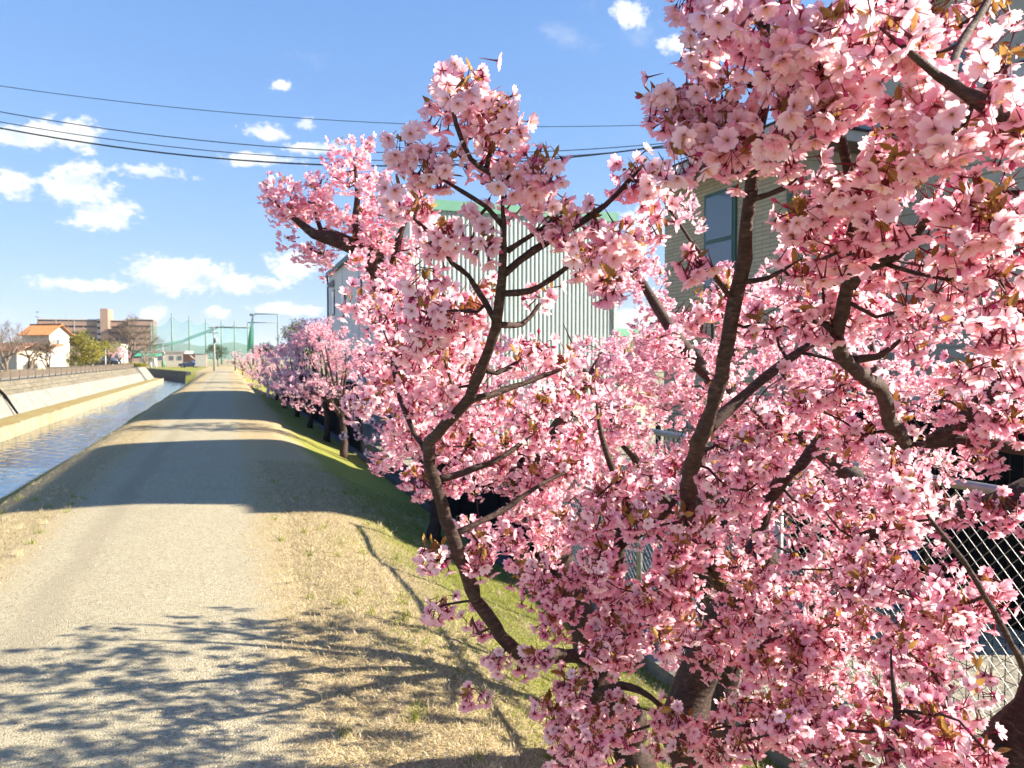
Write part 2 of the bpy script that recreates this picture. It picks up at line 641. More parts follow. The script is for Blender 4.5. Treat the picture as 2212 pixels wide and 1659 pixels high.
rb = tag(empty('buttress', (-10.1, 110, -1.0)), 'pale concrete buttress block ending the revetment at the canal bend', 'retaining wall')
b = MB()
b.prism([(0.35, -0.1), (0.35, 0.1), (-0.75, 1.75), (-1.4, 1.75), (-1.4, -0.1)], 'y', 0.0, 3.0)
b.build('concrete_block', M['concrete'], rb)
b = MB()
b.prism([(0.25, -0.1), (0.25, 0.1), (-0.85, 1.72), (-1.4, 1.72), (-1.4, -0.1)], 'y', 3.02, 11.0)
b.build('concrete_panel', surf('weathered_concrete', (0.25, 0.235, 0.19), 0.85, 0.25, 4, 0.01, streak=0.7), rb)

rl = tag(empty('railing', (-11.38, 30, 0.66)), 'long brown panel railing along the street above the far bank', 'railing')
pb, qb = MB(), MB()
pb.box(-.03, .03, -.03, .03, -0.15, 0.60)
qb.box(-.015, .015, 0.04, 1.96, 0.19, 0.56)
pme, qme = pb.mesh('post', M['rail']), qb.mesh('rail_panel', M['rail'])
for i in range(41):
    child('post', pme, rl, (0, i * 2.0, 0))
    if i < 40:
        child('rail_panel', qme, rl, (0, i * 2.0, 0))
boxes('top_rail', [(-.03, .03, 0, 80, 0.6, 0.64)], M['rail'], rl)

b = MB()
b.tube([(-11.36, 45.6, 1.15), (-11.33, 45.6, 0.75), (-10.55, 45.1, 0.08), (-9.92, 44.8, -0.85)], [.11, .11, .08, .05], 8)
tag(b.build('drain_pipe', M['dark']), 'thin dark pipe running down the pale concrete revetment', 'pipe')

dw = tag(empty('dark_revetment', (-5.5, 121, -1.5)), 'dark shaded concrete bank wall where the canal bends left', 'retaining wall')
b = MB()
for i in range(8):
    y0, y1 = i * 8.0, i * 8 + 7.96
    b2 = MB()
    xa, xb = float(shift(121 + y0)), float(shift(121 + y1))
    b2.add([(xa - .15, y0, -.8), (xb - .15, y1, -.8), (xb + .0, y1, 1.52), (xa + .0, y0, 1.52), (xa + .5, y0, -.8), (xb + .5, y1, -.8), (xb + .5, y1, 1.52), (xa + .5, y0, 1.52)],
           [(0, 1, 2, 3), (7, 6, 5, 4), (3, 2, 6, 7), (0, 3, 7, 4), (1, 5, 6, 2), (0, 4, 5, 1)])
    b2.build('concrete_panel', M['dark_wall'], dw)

# ------------------------------------------------------------------ far side: houses, flats, nets
def bg(name, px, d, z=0.64, turn=0.0):
    """Empty standing on the ground at bearing px, d metres deep; local x runs right, y away."""
    p = P(px, 775, d)
    return empty(name, (p.x, p.y, z), -YAW + R(turn))


def glass_mat(name, tint=(0.10, 0.13, 0.16)):
    m, g = new_mat(name)
    out = g.n('ShaderNodeOutputMaterial')
    b = g.n('ShaderNodeBsdfPrincipled')
    g.put(b, 'Base Color', tint)
    g.put(b, 'Roughness', 0.04)
    g.put(b, 'Specular IOR Level', 0.9)
    g.t.links.new(b.outputs[0], out.inputs[0])
    return m


M['glass'] = glass_mat('window_glass')
M['tile'] = surf('orange_roof_tile', (0.40, 0.175, 0.07), 0.75, 0.3, 3)
M['rust_roof'] = surf('rust_brown_roof', (0.33, 0.15, 0.09), 0.8, 0.25, 3)
M['grey_roof'] = surf('grey_slate_roof', (0.22, 0.23, 0.24), 0.7, 0.2, 4)
M['cream'] = surf('cream_wall', (0.62, 0.55, 0.42), 0.85, 0.12, 2)
M['flat_brown'] = surf('flats_brown_tile', (0.31, 0.205, 0.16), 0.85, 0.10, 0.5)
M['flat_pale'] = surf('flats_pale_rim', (0.48, 0.43, 0.39), 0.85, 0.1, 0.5)
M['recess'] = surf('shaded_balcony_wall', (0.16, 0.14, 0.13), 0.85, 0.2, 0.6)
M['pole_grey'] = surf('concrete_pole', (0.30, 0.30, 0.28), 0.85, 0.12, 3)
M['pole_green'] = surf('green_grey_steel_pole', (0.16, 0.22, 0.19), 0.6, 0.15, 2)
M['wire'] = surf('black_cable', (0.02, 0.025, 0.03), 0.5, 0.1, 4)
M['hill'] = surf('wooded_hill', (0.045, 0.06, 0.035), 0.95, 0.4, 0.02, coords='World')

# house with the orange tiled roof
h = tag(bg('tiled_house', 80, 105, 0.64, -14), 'white two storey house with bright orange tiled roof', 'house')
b = MB(); b.box(-2.35, 2.1, 0, 3.4, -.1, 4.72); b.prism([(0, 4.72), (3.4, 4.72), (1.7, 5.85)], 'x', -2.35, 2.1)
b.build('wall', M['white'], h)
rf = MB()
for i in range(26):
    x = -2.75 + i * 0.206
    for y0, y1, z0, z1 in ((-.55, 1.72, 4.44, 5.98), (3.95, 1.70, 4.44, 5.98)):
        rf.add([(x, y0, z0), (x + .10, y0, z0 + .07), (x + .2, y0, z0), (x + .2, y1, z1), (x + .1, y1, z1 + .07), (x, y1, z1), (x, y0, z0 - .08), (x + .2, y0, z0 - .08), (x, y1, z1 - .08), (x + .2, y1, z1 - .08)],
               [(0, 1, 4, 5), (1, 2, 3, 4), (0, 6, 7, 2, 1), (6, 8, 9, 7), (5, 8, 6, 0), (2, 7, 9, 3), (3, 9, 8, 5, 4)])
roof = rf.build('roof', M['tile'], h)
boxes('ridge_cap', [(-2.8, 2.6, 1.6, 1.85, 5.98, 6.1)], M['tile'], roof)
w = boxes('window', [(2.09, 2.13, 1.2, 1.7, 2.9, 3.9)], M['rail'], h)
boxes('pane', [(2.12, 2.14, 1.25, 1.65, 2.95, 3.85)], M['glass'], w)
b = MB(); b.prism([(-1.6, 2.75), (1.2, 3.3), (1.2, 3.2), (-1.6, 2.6)], 'x', 1.5, 3.6); b.prism([(-1.5, 0), (1.2, 0), (1.2, 3.2), (-1.5, 2.6)], 'x', 1.8, 3.3, 1)
b.build('porch', [M['tile'], M['white']], h)
b = MB(); b.prism([(-2.6, 1.75), (-0.6, 2.3), (-0.6, 2.15), (-2.6, 1.6)], 'x', 0.2, 3.5)
b.build('porch_roof', M['grey_roof'], h)
boxes('carport_shade', [(0.5, 1.9, -1.2, -1.1, -.1, 1.7)], M['dark'], h)  # black slab painted in for the shade inside the open carport
boxes('gatepost', [(1.95, 2.6, -2.5, -2.1, -.1, 1.5)], M['white'], h)
boxes('gatepost', [(3.15, 3.55, -2.5, -2.1, -.1, 2.0)], M['cream'], h)

b = MB(); b.tube([(0, 0, 0), (0, 0, 2.0)], .035, 6)
for k, z in enumerate((1.2, 1.35)):
    b.tube([(-.5 + .15 * k, 0, z), (.5 - .15 * k, 0, z)], .02, 5)
b.tube([(-.25, 0, 1.9), (.25, 0, 1.95)], .05, 5)
p = P(80, 775, 105)
tag(b.build('roof_antenna', M['galv'], None, (p.x, p.y + .9, 6.4), -YAW), 'thin television antenna mast above the orange tiled roof', 'antenna')

h = tag(bg('low_house', 12, 88, 0.64, -14), 'low cream house with rust brown roof at the left edge', 'house')
b = MB(); b.box(-4, 1.6, 0, 4, -.1, 2.2); b.build('wall', M['cream'], h)
b = MB(); b.prism([(-.5, 2.0), (2, 3.0), (4.5, 2.0), (4.5, 2.15), (2, 3.15), (-.5, 2.15)], 'x', -4.4, 2.2); b.build('roof', M['rust_roof'], h)
w = boxes('window', [(-.6, .5, -.03, .01, .7, 1.7)], M['white'], h)
boxes('pane', [(-.52, .42, -.04, -.02, .78, 1.62)], M['glass'], w)

h = tag(bg('garden_wall', 88, 92, 0.6, -6), 'low white garden wall in front of the orange roofed house', 'wall')
boxes('coping', [(-3.2, 3.4, -.06, .36, .28, .36)], M['white'], h)
boxes('wall', [(-3.1, 3.3, 0, .3, -.2, .28)], M['white'], h)

h = tag(bg('white_building', 236, 150, 0.6, 14), 'low flat roofed white building below the brown flats', 'building')
boxes('wall', [(-2.1, 2.0, 0, 6, -.3, 3.9)], M['white'], h)
boxes('parapet', [(-2.2, 2.1, -.1, 6.1, 3.9, 4.2)], M['white'], h)
boxes('lean_to', [(-3.7, -2.15, 1, 5, -.3, 3.6)], M['grey_roof'], h)
for x in (-1.5, 0.3):
    w = boxes('window', [(x, x + 1.2, -.04, .01, 1.4, 2.4)], M['galv'], h)
    boxes('pane', [(x + .08, x + 1.12, -.06, -.03, 1.48, 2.32)], M['glass'], w)

# brown block of flats
D = 330
k = D / FPX
h = tag(bg('apartment_block', 205, D, 0.5, 16), 'long brown seven storey block of flats with stair tower', 'apartment block')
h.scale = (.85, 1, 1)
ZT = (775 - 690) * k + 1.4


def flats(x0, x1, y, zt, name):
    fl = 7
    fh = zt / fl
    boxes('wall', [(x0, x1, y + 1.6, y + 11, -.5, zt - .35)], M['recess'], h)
    boxes('roof', [(x0 - .3, x1 + .3, y - .1, y + 11.2, zt - .35, zt + .05)], M['flat_pale'], h)
    bal = MB()
    bal.box(x0, x1, y, y + .18, 0, fh * .62)
    bal.box(x0, x1, y, y + 1.62, -.15, 0)
    bme = bal.mesh('balcony', M['flat_brown'])
    fin = MB(); fin.box(-.12, .12, y + .2, y + 1.6, 0, fh - .2)
    fme = fin.mesh('partition', M['flat_pale'])
    pan = MB(); pan.box(-1.3, 1.3, y + 1.54, y + 1.63, .3, fh * .82)
    pme = pan.mesh('window', M['glass'])
    for f in range(fl):
        child('balcony', bme, h, (0, 0, f * fh))
        nx = max(1, int((x1 - x0) / 6.5))
        for i in range(nx):
            cxx = x0 + (i + .5) * (x1 - x0) / nx
            child('window', pme, h, (cxx, 0, f * fh))
            child('partition', fme, h, (x0 + i * (x1 - x0) / nx + .2, 0, f * fh))


flats(-25.5, 1.4, 0, ZT, 'a')
boxes('stair_tower', [(3.1, 6.6, -1.6, 9, -.5, ZT + 4.6)], M['flat_brown'], h)
boxes('stair_panel', [(1.5, 3.05, -1.0, 3, -.5, ZT + .2)], M['flat_pale'], h)
for f in range(7):
    boxes('landing', [(1.7, 2.9, -1.1, -1.0, f * 2.55 + 1.3, f * 2.55 + 2.3)], M['dark'], h)
flats(6.7, 15.5, 3.0, ZT, 'b')
boxes('end_wall', [(15.6, 16.6, -5, 6, -.5, ZT + .4)], M['flat_brown'], h)
flats(16.7, 28, -5.5, ZT + .2, 'c')
boxes('pipe', [(-17.3, -17.0, -.12, -.02, 0, ZT), (-9.2, -8.9, -.12, -.02, 0, ZT)], M['flat_pale'], h)
for px_ in (132,):
    b = MB(); b.tube([(0, 0, 0), (0, 0, 5.5)], .07, 5); b.tube([(-.5, 0, 4.6), (.5, 0, 4.6)], .04, 4)
    b.build('roof_mast', M['galv'], h, (-14, 4, ZT))

# golf range: tall posts and the green net hung between them
D = 250
k = D / FPX
net = tag(bg('practice_net', 420, D, 0.2, 0), 'tall green ball net hung on a row of slender posts', 'net')
posts = [(327, 697, 0), (361.6, 677, 4), (388.6, 683, 8), (409, 689, 14), (419, 691, 24), (434, 694, 30), (449.6, 697, 36), (508, 697, 40)]


def lx(px, dy=0.0):
    return (px - 420) * (D + dy) / FPX


def lz(py, dy=0.0):
    return CAM_H - 0.2 + (775 - py) * (D + dy) / FPX


def net_mat():
    m, g = new_mat('green_netting')
    out = g.n('ShaderNodeOutputMaterial')
    t = g.n('ShaderNodeBsdfTransparent')
    df = g.n('ShaderNodeBsdfDiffuse')
    tr = g.n('ShaderNodeBsdfTranslucent')
    g.put(df, 'Color', (0.10, 0.36, 0.24))
    g.put(tr, 'Color', (0.12, 0.42, 0.30))
    mx = g.n('ShaderNodeMixShader')
    g.t.links.new(df.outputs[0], mx.inputs[1])
    g.t.links.new(tr.outputs[0], mx.inputs[2])
    m2 = g.n('ShaderNodeMixShader')
    at = g.n('ShaderNodeAttribute', attribute_name='weave')
    g.t.links.new(at.outputs['Fac'], m2.inputs[0])
    g.t.links.new(t.outputs[0], m2.inputs[1])
    g.t.links.new(mx.outputs[0], m2.inputs[2])
    g.t.links.new(m2.outputs[0], out.inputs[0])
    return m


M['net'] = net_mat()


def weave(o, v):
    a = o.data.attributes.new('weave', 'FLOAT', 'POINT')
    a.data.foreach_set('value', [v] * len(o.data.vertices))
    return o


for i, (px_, py_t, dy) in enumerate(posts):
    b = MB(); b.tube([(lx(px_, dy), dy, -.3), (lx(px_, dy), dy, lz(py_t, dy))], [.32, .2], 8)
    b.build('post', M['pole_green'], net)
for i in range(6):
    (xa, ya, da), (xb, yb, db) = posts[i], posts[i + 1]
    b = MB()
    N = 8
    vs, fs = [], []
    for u in range(N + 1):
        t = u / N
        x = lx(xa, da) * (1 - t) + lx(xb, db) * t
        y = da * (1 - t) + db * t
        zt = lz(ya + 6, da) * (1 - t) + lz(yb + 6, db) * t - 1.6 * math.sin(math.pi * t)
        for j in range(4):
            vs.append((x, y + .25 * math.sin(3 * t + j), zt + (1.0 - zt) * j / 3))
    for u in range(N):
        for j in range(3):
            a = u * 4 + j
            fs.append((a, a + 4, a + 5, a + 1))
    b.add(vs, fs, 0, True)
    weave(b.build('net_panel', M['net'], net), 0.30)
band = [(280, 764), (327, 749), (362, 742), (389, 737), (409, 728), (434, 719), (450, 713), (463, 706)]
b = MB()
vs, fs = [], []
for i, (px_, py_) in enumerate(band):
    th = 5.5 if i > 1 else 10
    vs += [(lx(px_), 2 - .3, lz(py_ - th / 2)), (lx(px_), 3.2, lz(py_ + th / 2))]
for i in range(len(band) - 1):
    fs.append((2 * i, 2 * i + 2, 2 * i + 3, 2 * i + 1))
b.add(vs, fs, 0, True)
weave(b.build('gathered_net', M['net'], net), 0.62)
b = MB()
b.tube([(lx(449.6, 36), 36, lz(697, 36)), (lx(508, 40), 40, lz(697, 40))], .22, 6)
b.build('crossbar', M['pole_green'], net)

n2 = tag(bg('net_frame', 560, D - 20, 0.2, 0), 'square steel frame with folded dark green net above the cherry row', 'net')
k2 = (D - 20) / FPX
b = MB()
for px_, t_ in ((546.6, 678), (601, 679)):
    b = MB(); b.tube([((px_ - 560) * k2, 0, -.3), ((px_ - 560) * k2, 0, CAM_H - .2 + (775 - t_) * k2)], [.26, .2], 8)
    b.build('post', M['pole_green'], n2)
b = MB(); b.tube([(-13.4 * k2, 0, CAM_H + (775 - 680) * k2), (41 * k2, 0, CAM_H + (775 - 680) * k2)], .18, 6); b.build('crossbar', M['pole_green'], n2)
b = MB(); b.tube([(-97 * k2, 1, CAM_H + (775 - 708) * k2), (-22 * k2, 1, CAM_H + (775 - 709) * k2)], .25, 6); b.build('crossbar', M['pole_green'], n2)
b = MB(); b.tube([(-14.5 * k2, 0, CAM_H + (775 - 690) * k2), (-17 * k2, 0, CAM_H + 50 * k2), (-20 * k2, .1, CAM_H + 15 * k2)], [.15, .75, 1.0], 8)
weave(b.build('folded_net', M['net'], n2), 0.9)
b = MB(); b.tube([(-19 * k2, 0, CAM_H + (775 - 682) * k2), (-9 * k2, 0, CAM_H + (775 - 681) * k2)], .35, 6); b.build('arm', M['pole_green'], n2)


def utility_pole(px_, d, top_py, z0, label, arms=2, name='utility_pole'):
    t = tag(bg(name, px_, d, z0), label, 'utility pole')
    ht = CAM_H - z0 + (775 - top_py) * d / FPX
    b = MB(); b.tube([(0, 0, -.3), (0, 0, ht)], [.17, .11], 10); b.build('pole', M['pole_grey'], t)
    for i in range(arms):
        z = ht - .35 - i * .8
        boxes('crossarm', [(-.9 + .2 * i, .9 - .2 * i, -.06, .06, z, z + .12)], M['galv'], t)
        for x in (-.75, 0.25, .72):
            b = MB(); b.tube([(x, 0, z + .12), (x, 0, z + .34)], [.05, .035], 6); b.build('insulator', M['white'], t)
    b = MB(); b.tube([(.28, 0, ht - 2.6), (.28, 0, ht - 1.9)], .2, 10); b.build('transformer', M['pole_grey'], t)
    return t


utility_pole(463, 120, 704, 0.0, 'grey utility pole with crossarms standing beside the green net')
utility_pole(352, 175, 742, 0.3, 'short grey pole with crossarms in front of the tallest net post', 1)

# buildings at the foot of the net
h = tag(bg('range_building', 354, 215, 0.2, 8), 'long low cream building behind the green net', 'building')
boxes('wall', [(-5.8, 5.6, 0, 8, -.3, 3.6)], M['cream'], h)
boxes('roof', [(-6.0, 5.8, -.2, 8.2, 3.6, 3.9)], M['flat_pale'], h)
for x in (-4.4, -1.6, 1.4, 3.6):
    w = boxes('window', [(x, x + 1.2, -.04, .01, 1.3, 2.5)], M['galv'], h)
    boxes('pane', [(x + .08, x + 1.12, -.06, -.03, 1.38, 2.42)], M['glass'], w)
h = tag(bg('brown_shed', 417, 190, 0.1, 6), 'brown shed with a pale outside stair near the white board', 'building')
boxes('wall', [(-2.4, 2.0, 0, 5, -.3, 2.9)], M['rust_roof'], h)
b = MB(); b.prism([(-.8, 2.6), (-.5, 2.6), (2.6, .2), (2.2, .2)], 'y', -.6, -.1); b.build('stair', M['flat_pale'], h)
boxes('roof', [(-2.6, 2.2, -.2, 5.2, 2.9, 3.05)], M['grey_roof'], h)
h = tag(bg('sign_board', 437, 165, 0.0, 10), 'plain white board standing beside the canal bend', 'board')
boxes('panel', [(-1.45, .85, 0, .12, .25, 2.75)], M['white'], h)
boxes('leg', [(-1.3, -1.15, .12, .25, -.2, 2.4)], M['galv'], h)
boxes('leg', [(.55, .7, .12, .25, -.2, 2.4)], M['galv'], h)
h = tag(bg('awning', 308, 185, 0.3, 4), 'flat green awning over a white stall across the canal', 'awning')
b = MB(); b.prism([(-1.4, 2.1), (3, 2.75), (3, 2.9), (-1.4, 2.25)], 'x', -3.9, 3.7); b.build('canopy', surf('green_canvas', (0.05, 0.30, 0.17), 0.7, 0.15, 2), h)
for x in (-3.6, -.2, 3.4):
    boxes('leg', [(x, x + .1, -1.2, -1.1, -.2, 2.2)], M['galv'], h)
boxes('counter', [(-.6, 2.6, .5, 2, -.2, 1.7)], M['white'], h)
h = tag(bg('green_bin', 353, 178, 0.2), 'round green bin beside the white stall', 'bin')
b = MB(); b.tube([(0, 0, -.1), (0, 0, 1.15)], .42, 12); b.build('drum', surf('green_plastic', (0.04, 0.26, 0.13), 0.5, 0.1, 3), h)
b = MB(); b.tube([(0, 0, 1.15), (0, 0, 1.22)], .46, 12); b.build('lid', M['pole_green'], h)
h = tag(bg('striped_post', 267.5, 100, 0.62), 'slim pink post at the end of the brown railing', 'post')
b = MB(); b.tube([(0, 0, -.2), (0, 0, 2.25)], .085, 10); b.build('pole', surf('faded_red_paint', (0.62, 0.25, 0.20), 0.6, 0.15, 2), h)
b = MB(); b.tube([(0, 0, 2.25), (0, 0, 2.33)], .11, 10); b.build('cap', M['white'], h)
h = tag(bg('street_post', 228, 95, 0.62), 'white street post rising through the drooping yellow tree', 'post')
b = MB(); b.tube([(0, 0, -.2), (0, 0, 2.4)], .06, 8); b.build('pole', M['white'], h)
b = MB(); b.tube([(0, 0, 2.4), (0, 0, 2.5), (.15, 0, 2.52)], .08, 8); b.build('lamp', M['galv'], h)

for i in range(7):
    px_ = 276 + i * 10
    b = MB(); b.tube([(0, 0, -.2), (0, 0, .75)], [.16, .14], 8)
    p = P(px_, 775, 130 + i * 2)
    tag(b.build('bollard', M['white'], None, (p.x, p.y, .45)), ('leftmost', 'second from left', 'third from left', 'middle of seven,', 'third from right', 'second from right', 'rightmost')[i] + ' short white bollard in the row by the stall', 'bollard', 'row of white bollards by the stall')


def car(px_, d, z, turn, paint, label):
    t = tag(bg('parked_car', px_, d, z, turn), label, 'car')
    b = MB()
    side = [(-2.1, .28), (-2.15, .62), (-2.0, .86), (-1.15, .95), (-.6, 1.42), (.75, 1.46), (1.45, 1.0), (2.05, .86), (2.15, .55), (2.1, .28)]
    b.prism(side, 'y', -.85, .85)
    b.build('body', paint, t)
    b = MB(); b.prism([(-1.02, .97), (-.56, 1.36), (.7, 1.40), (1.32, 1.0)], 'y', -.865, .865); b.build('window', M['glass'], t)
    for x in (-1.35, 1.35):
        for y in (-.8, .8):
            b = MB(); b.tube([(x, y - .09, .32), (x, y + .09, .32)], .32, 14)
            wh = b.build('wheel', M['dark'], t)
            b = MB(); b.tube([(x, y - .1, .32), (x, y + .1, .32)], .18, 10); b.build('rim', M['galv'], wh)
    for y in (-.6, .6):
        boxes('headlight', [(2.08, 2.17, y - .18, y + .18, .6, .74)], M['white'], t)


car(226, 112, 0.64, 8, surf('black_car_paint', (0.02, 0.022, 0.03), 0.25, 0.1, 2, spec=0.6), 'black car parked beside the pink blossom across the canal')
car(409, 172, -0.05, 4, surf('blue_car_paint', (0.03, 0.06, 0.2), 0.3, 0.1, 2, spec=0.6), 'dark blue car beyond the canal bend')

# hills on the skyline
hp = [(-400, 752), (0, 752), (200, 750), (330, 748), (385, 741), (430, 746), (470, 743), (505, 738), (540, 747), (575, 752), (610, 744), (650, 738), (710, 741), (800, 738), (1000, 745), (1330, 742), (1420, 738), (1800, 745), (2400, 740), (3200, 748)]
b = MB()
vs, fs = [], []
dd = 2600
pts = np.array(hp, float)
xx = np.arange(-400, 3200, 12.0)
yy = np.interp(xx, pts[:, 0], pts[:, 1]) + vnoise(xx, xx * 0, 40) * 4 + vnoise(xx, xx * 0 + 9, 13) * 1.6
for i, (x, y) in enumerate(zip(xx, yy)):
    a, c = P(x, 775, dd), P(x, 775, dd + 260)
    z = CAM_H + (775 - y) * dd / FPX
    e = P(x, 775, dd + 700)
    vs += [(a.x, a.y, -4), (c.x, c.y, z * .62), (e.x, e.y, z * 1.25), (P(x, 775, dd + 1500).x, P(x, 775, dd + 1500).y, -4)]
for i in range(len(xx) - 1):
    for j in range(3):
        a = i * 4 + j
        fs.append((a, a + 4, a + 5, a + 1))
b.add(vs, fs, 0, True)
tag(b.build('hills', M['hill']), kind='structure')

# ------------------------------------------------------------------ overhead wires
PL, PR = Vector((-13.5, 24.3, 0.64)), Vector((15.5, 16.4, -0.8))


def on_plane(px_, py_):
    """Where the sight line meets the vertical sheet between the two poles: (s, z)."""
    r = ray(px_, py_)
    e = PR - PL
    nrm = Vector((e.y, -e.x, 0))
    t = nrm.dot(PL - CAM) / nrm.dot(r)
    q = CAM + r * t
    return (q - PL).dot(e) / e.dot(e), q.z


tops = [[], []]
wires = [('power_line', [(0, 181), (900, 268), (1395, 272)], .008, 'highest and thinnest overhead wire crossing the sky'),
         ('power_line', [(0, 236), (800, 328), (1480, 309)], .011, 'second overhead wire from the top, crossing the sky'),
         ('power_line', [(0, 258), (800, 346), (1480, 317)], .010, 'third overhead wire from the top, just above the thick cable'),
         ('thick_cable', [(0, 271), (450, 338), (860, 359)], .019, 'thick black overhead cable, lowest of the wires')]
for name, pts3, rad, lab in wires:
    sz = [on_plane(*q) for q in pts3]
    co = np.polyfit([s for s, _ in sz], [z for _, z in sz], 2)
    b = MB()
    line = []
    for i in range(49):
        s = i / 48
        q = PL.lerp(PR, s)
        line.append((q.x, q.y, float(np.polyval(co, s))))
    tops[0].append(line[0][2]); tops[1].append(line[-1][2])
    b.tube(line, rad, 6)
    tag(b.build(name, M['wire']), lab, 'cable')
for q, tp, lab in ((PL, tops[0], 'concrete utility pole carrying the wires on the far bank'), (PR, tops[1], 'concrete utility pole carrying the wires behind the brick house')):
    t = tag(empty('utility_pole', q), lab, 'utility pole')
    b = MB(); b.tube([(0, 0, -.3), (0, 0, max(tp) - q.z + .5)], [.19, .12], 12); b.build('pole', M['pole_grey'], t)
    for zt in tp:
        boxes('bracket', [(-.12, .25, -.05, .05, zt - q.z - .12, zt - q.z - .02)], M['galv'], t)

# ------------------------------------------------------------------ warehouse
M['clad'] = surf('pale_green_cladding', (0.46, 0.52, 0.475), 0.5, 0.07, 2, streak=0.2, spec=0.4)
M['ware_wall'] = surf('off_white_panel', (0.72, 0.69, 0.62), 0.7, 0.05, 1.5, streak=0.12)
M['green_trim'] = surf('green_roof_trim', (0.16, 0.36, 0.25), 0.5, 0.12, 3)
M['dgreen'] = surf('dark_green_metal', (0.05, 0.11, 0.09), 0.5, 0.15, 3)
wh = tag(empty('warehouse', (5.36, 23.5, -1.12)), 'pale green corrugated warehouse with green roof edge', 'warehouse')
boxes('wall', [(0.03, 7.05, 0.08, 20.6, 0, 7.75)], M['ware_wall'], wh)
rib = MB()
pitch = 0.148
prof_pts = [(0, 0), (.022, -.024), (.07, -.024), (.092, 0), (pitch, 0)]
vs, fs = [], []
u = [(i * pitch + a, b_) for i in range(4) for a, b_ in prof_pts[:-1]] + [(4 * pitch, 0)]
for a, b_ in u:
    vs += [(a, b_, 0), (a, b_, 7.7)]
for i in range(len(u) - 1):
    fs.append((2 * i, 2 * i + 2, 2 * i + 3, 2 * i + 1))
rib.add(vs, fs)
rme = rib.mesh('cladding_panel', M['clad'])
for i in range(12):
    child('cladding_panel', rme, wh, (i * 4 * pitch, 0.03, 0))
boxes('roof_edge', [(-.04, 7.16, -.08, .35, 7.66, 7.98)], M['green_trim'], wh)
boxes('corner_trim', [(-.04, .10, -.05, .14, 0, 7.66)], M['ware_wall'], wh)
boxes('corner_trim', [(7.02, 7.14, -.05, .14, 0, 7.66)], M['clad'], wh)
boxes('roof', [(-.02, 7.1, .36, 20.7, 7.76, 7.86)], M['green_trim'], wh)
boxes('gutter', [(-.16, -.0, .2, 20.75, 7.58, 7.80)], M['dgreen'], wh)
b = MB(); b.tube([(-.1, 20.45, 7.6), (-.06, 20.45, 7.2), (-.06, 20.45, 0)], .055, 8); b.build('downpipe', M['dgreen'], wh)
for y, z0, z1, wd in ((9.4, 5.45, 6.55, 1.15), (18.2, 5.35, 6.7, .75), (14.2, 5.5, 6.5, 1.1), (9.4, 2.2, 3.3, 1.15), (14.2, 2.2, 3.3, 1.1)):
    w = boxes('window', [(-.02, .05, y, y + wd, z0, z1)], M['dgreen'], wh)
    boxes('pane', [(-.035, .0, y + .06, y + wd / 2 - .03, z0 + .06, z1 - .06), (-.035, .0, y + wd / 2 + .03, y + wd - .06, z0 + .06, z1 - .06)], M['glass'], w)
b = MB(); b.prism([(0, 0), (-.32, .0), (-.32, .1), (-.05, .38), (0, .38)], 'y', 18.3, 18.75)
b.build('vent_hood', M['galv'], wh, (0, 0, 6.85))
for y in (5.1, 10.2, 15.3):
    boxes('panel_joint', [(0.018, 0.04, y, y + .02, 0.1, 7.55)], M['galv'], wh)

sh = tag(empty('low_annex', (13.2, 27.2, -0.85)), 'low annex with a green flat roof beside the warehouse', 'building')
boxes('wall', [(0, 3.2, .6, 4, 0, 3.6)], M['cream'], sh)
boxes('roof', [(-.6, 3.6, 0, 4.4, 3.65, 3.95)], M['green_trim'], sh)
w = boxes('window', [(.5, 1.7, .56, .61, 1.4, 2.6)], M['galv'], sh)
boxes('pane', [(.56, 1.64, .54, .58, 1.46, 2.54)], M['glass'], w)

# ------------------------------------------------------------------ brick-faced house on the right
def brick_mat():
    m, g = new_mat('tan_brick_cladding')
    out = g.n('ShaderNodeOutputMaterial')
    b = g.n('ShaderNodeBsdfPrincipled')
    tc = g.n('ShaderNodeTexCoord')
    mp = g.n('ShaderNodeMapping')
    g.put(mp, 'Vector', tc.outputs['Object'])
    mp.inputs['Rotation'].default_value = (R(90), 0, R(90))
    br = g.n('ShaderNodeTexBrick')
    sp = g.n('ShaderNodeSeparateXYZ')
    g.put(sp, 0, tc.outputs['Object'])
    cb = g.n('ShaderNodeCombineXYZ')
    g.put(cb, 0, g.math('ADD', sp.outputs[0], sp.outputs[1]))
    g.put(cb, 1, sp.outputs[2])
    g.put(br, 'Vector', cb.outputs[0])
    g.put(br, 'Color1', (0.50, 0.42, 0.26))
    g.put(br, 'Color2', (0.40, 0.34, 0.21))
    g.put(br, 'Mortar', (0.26, 0.23, 0.16))
    g.put(br, 'Scale', 1.0)
    g.put(br, 'Brick Width', 0.42)
    g.put(br, 'Row Height', 0.075)
    g.put(br, 'Mortar Size', 0.008)
    g.put(b, 'Base Color', br.outputs['Color'])
    g.put(b, 'Roughness', 0.85)
    bn = g.n('ShaderNodeBump')
    g.put(bn, 'Distance', 0.012)
    g.put(bn, 'Height', br.outputs['Fac'])
    bn.invert = True
    g.put(b, 'Normal', bn.outputs[0])
    g.t.links.new(b.outputs[0], out.inputs[0])
    return m


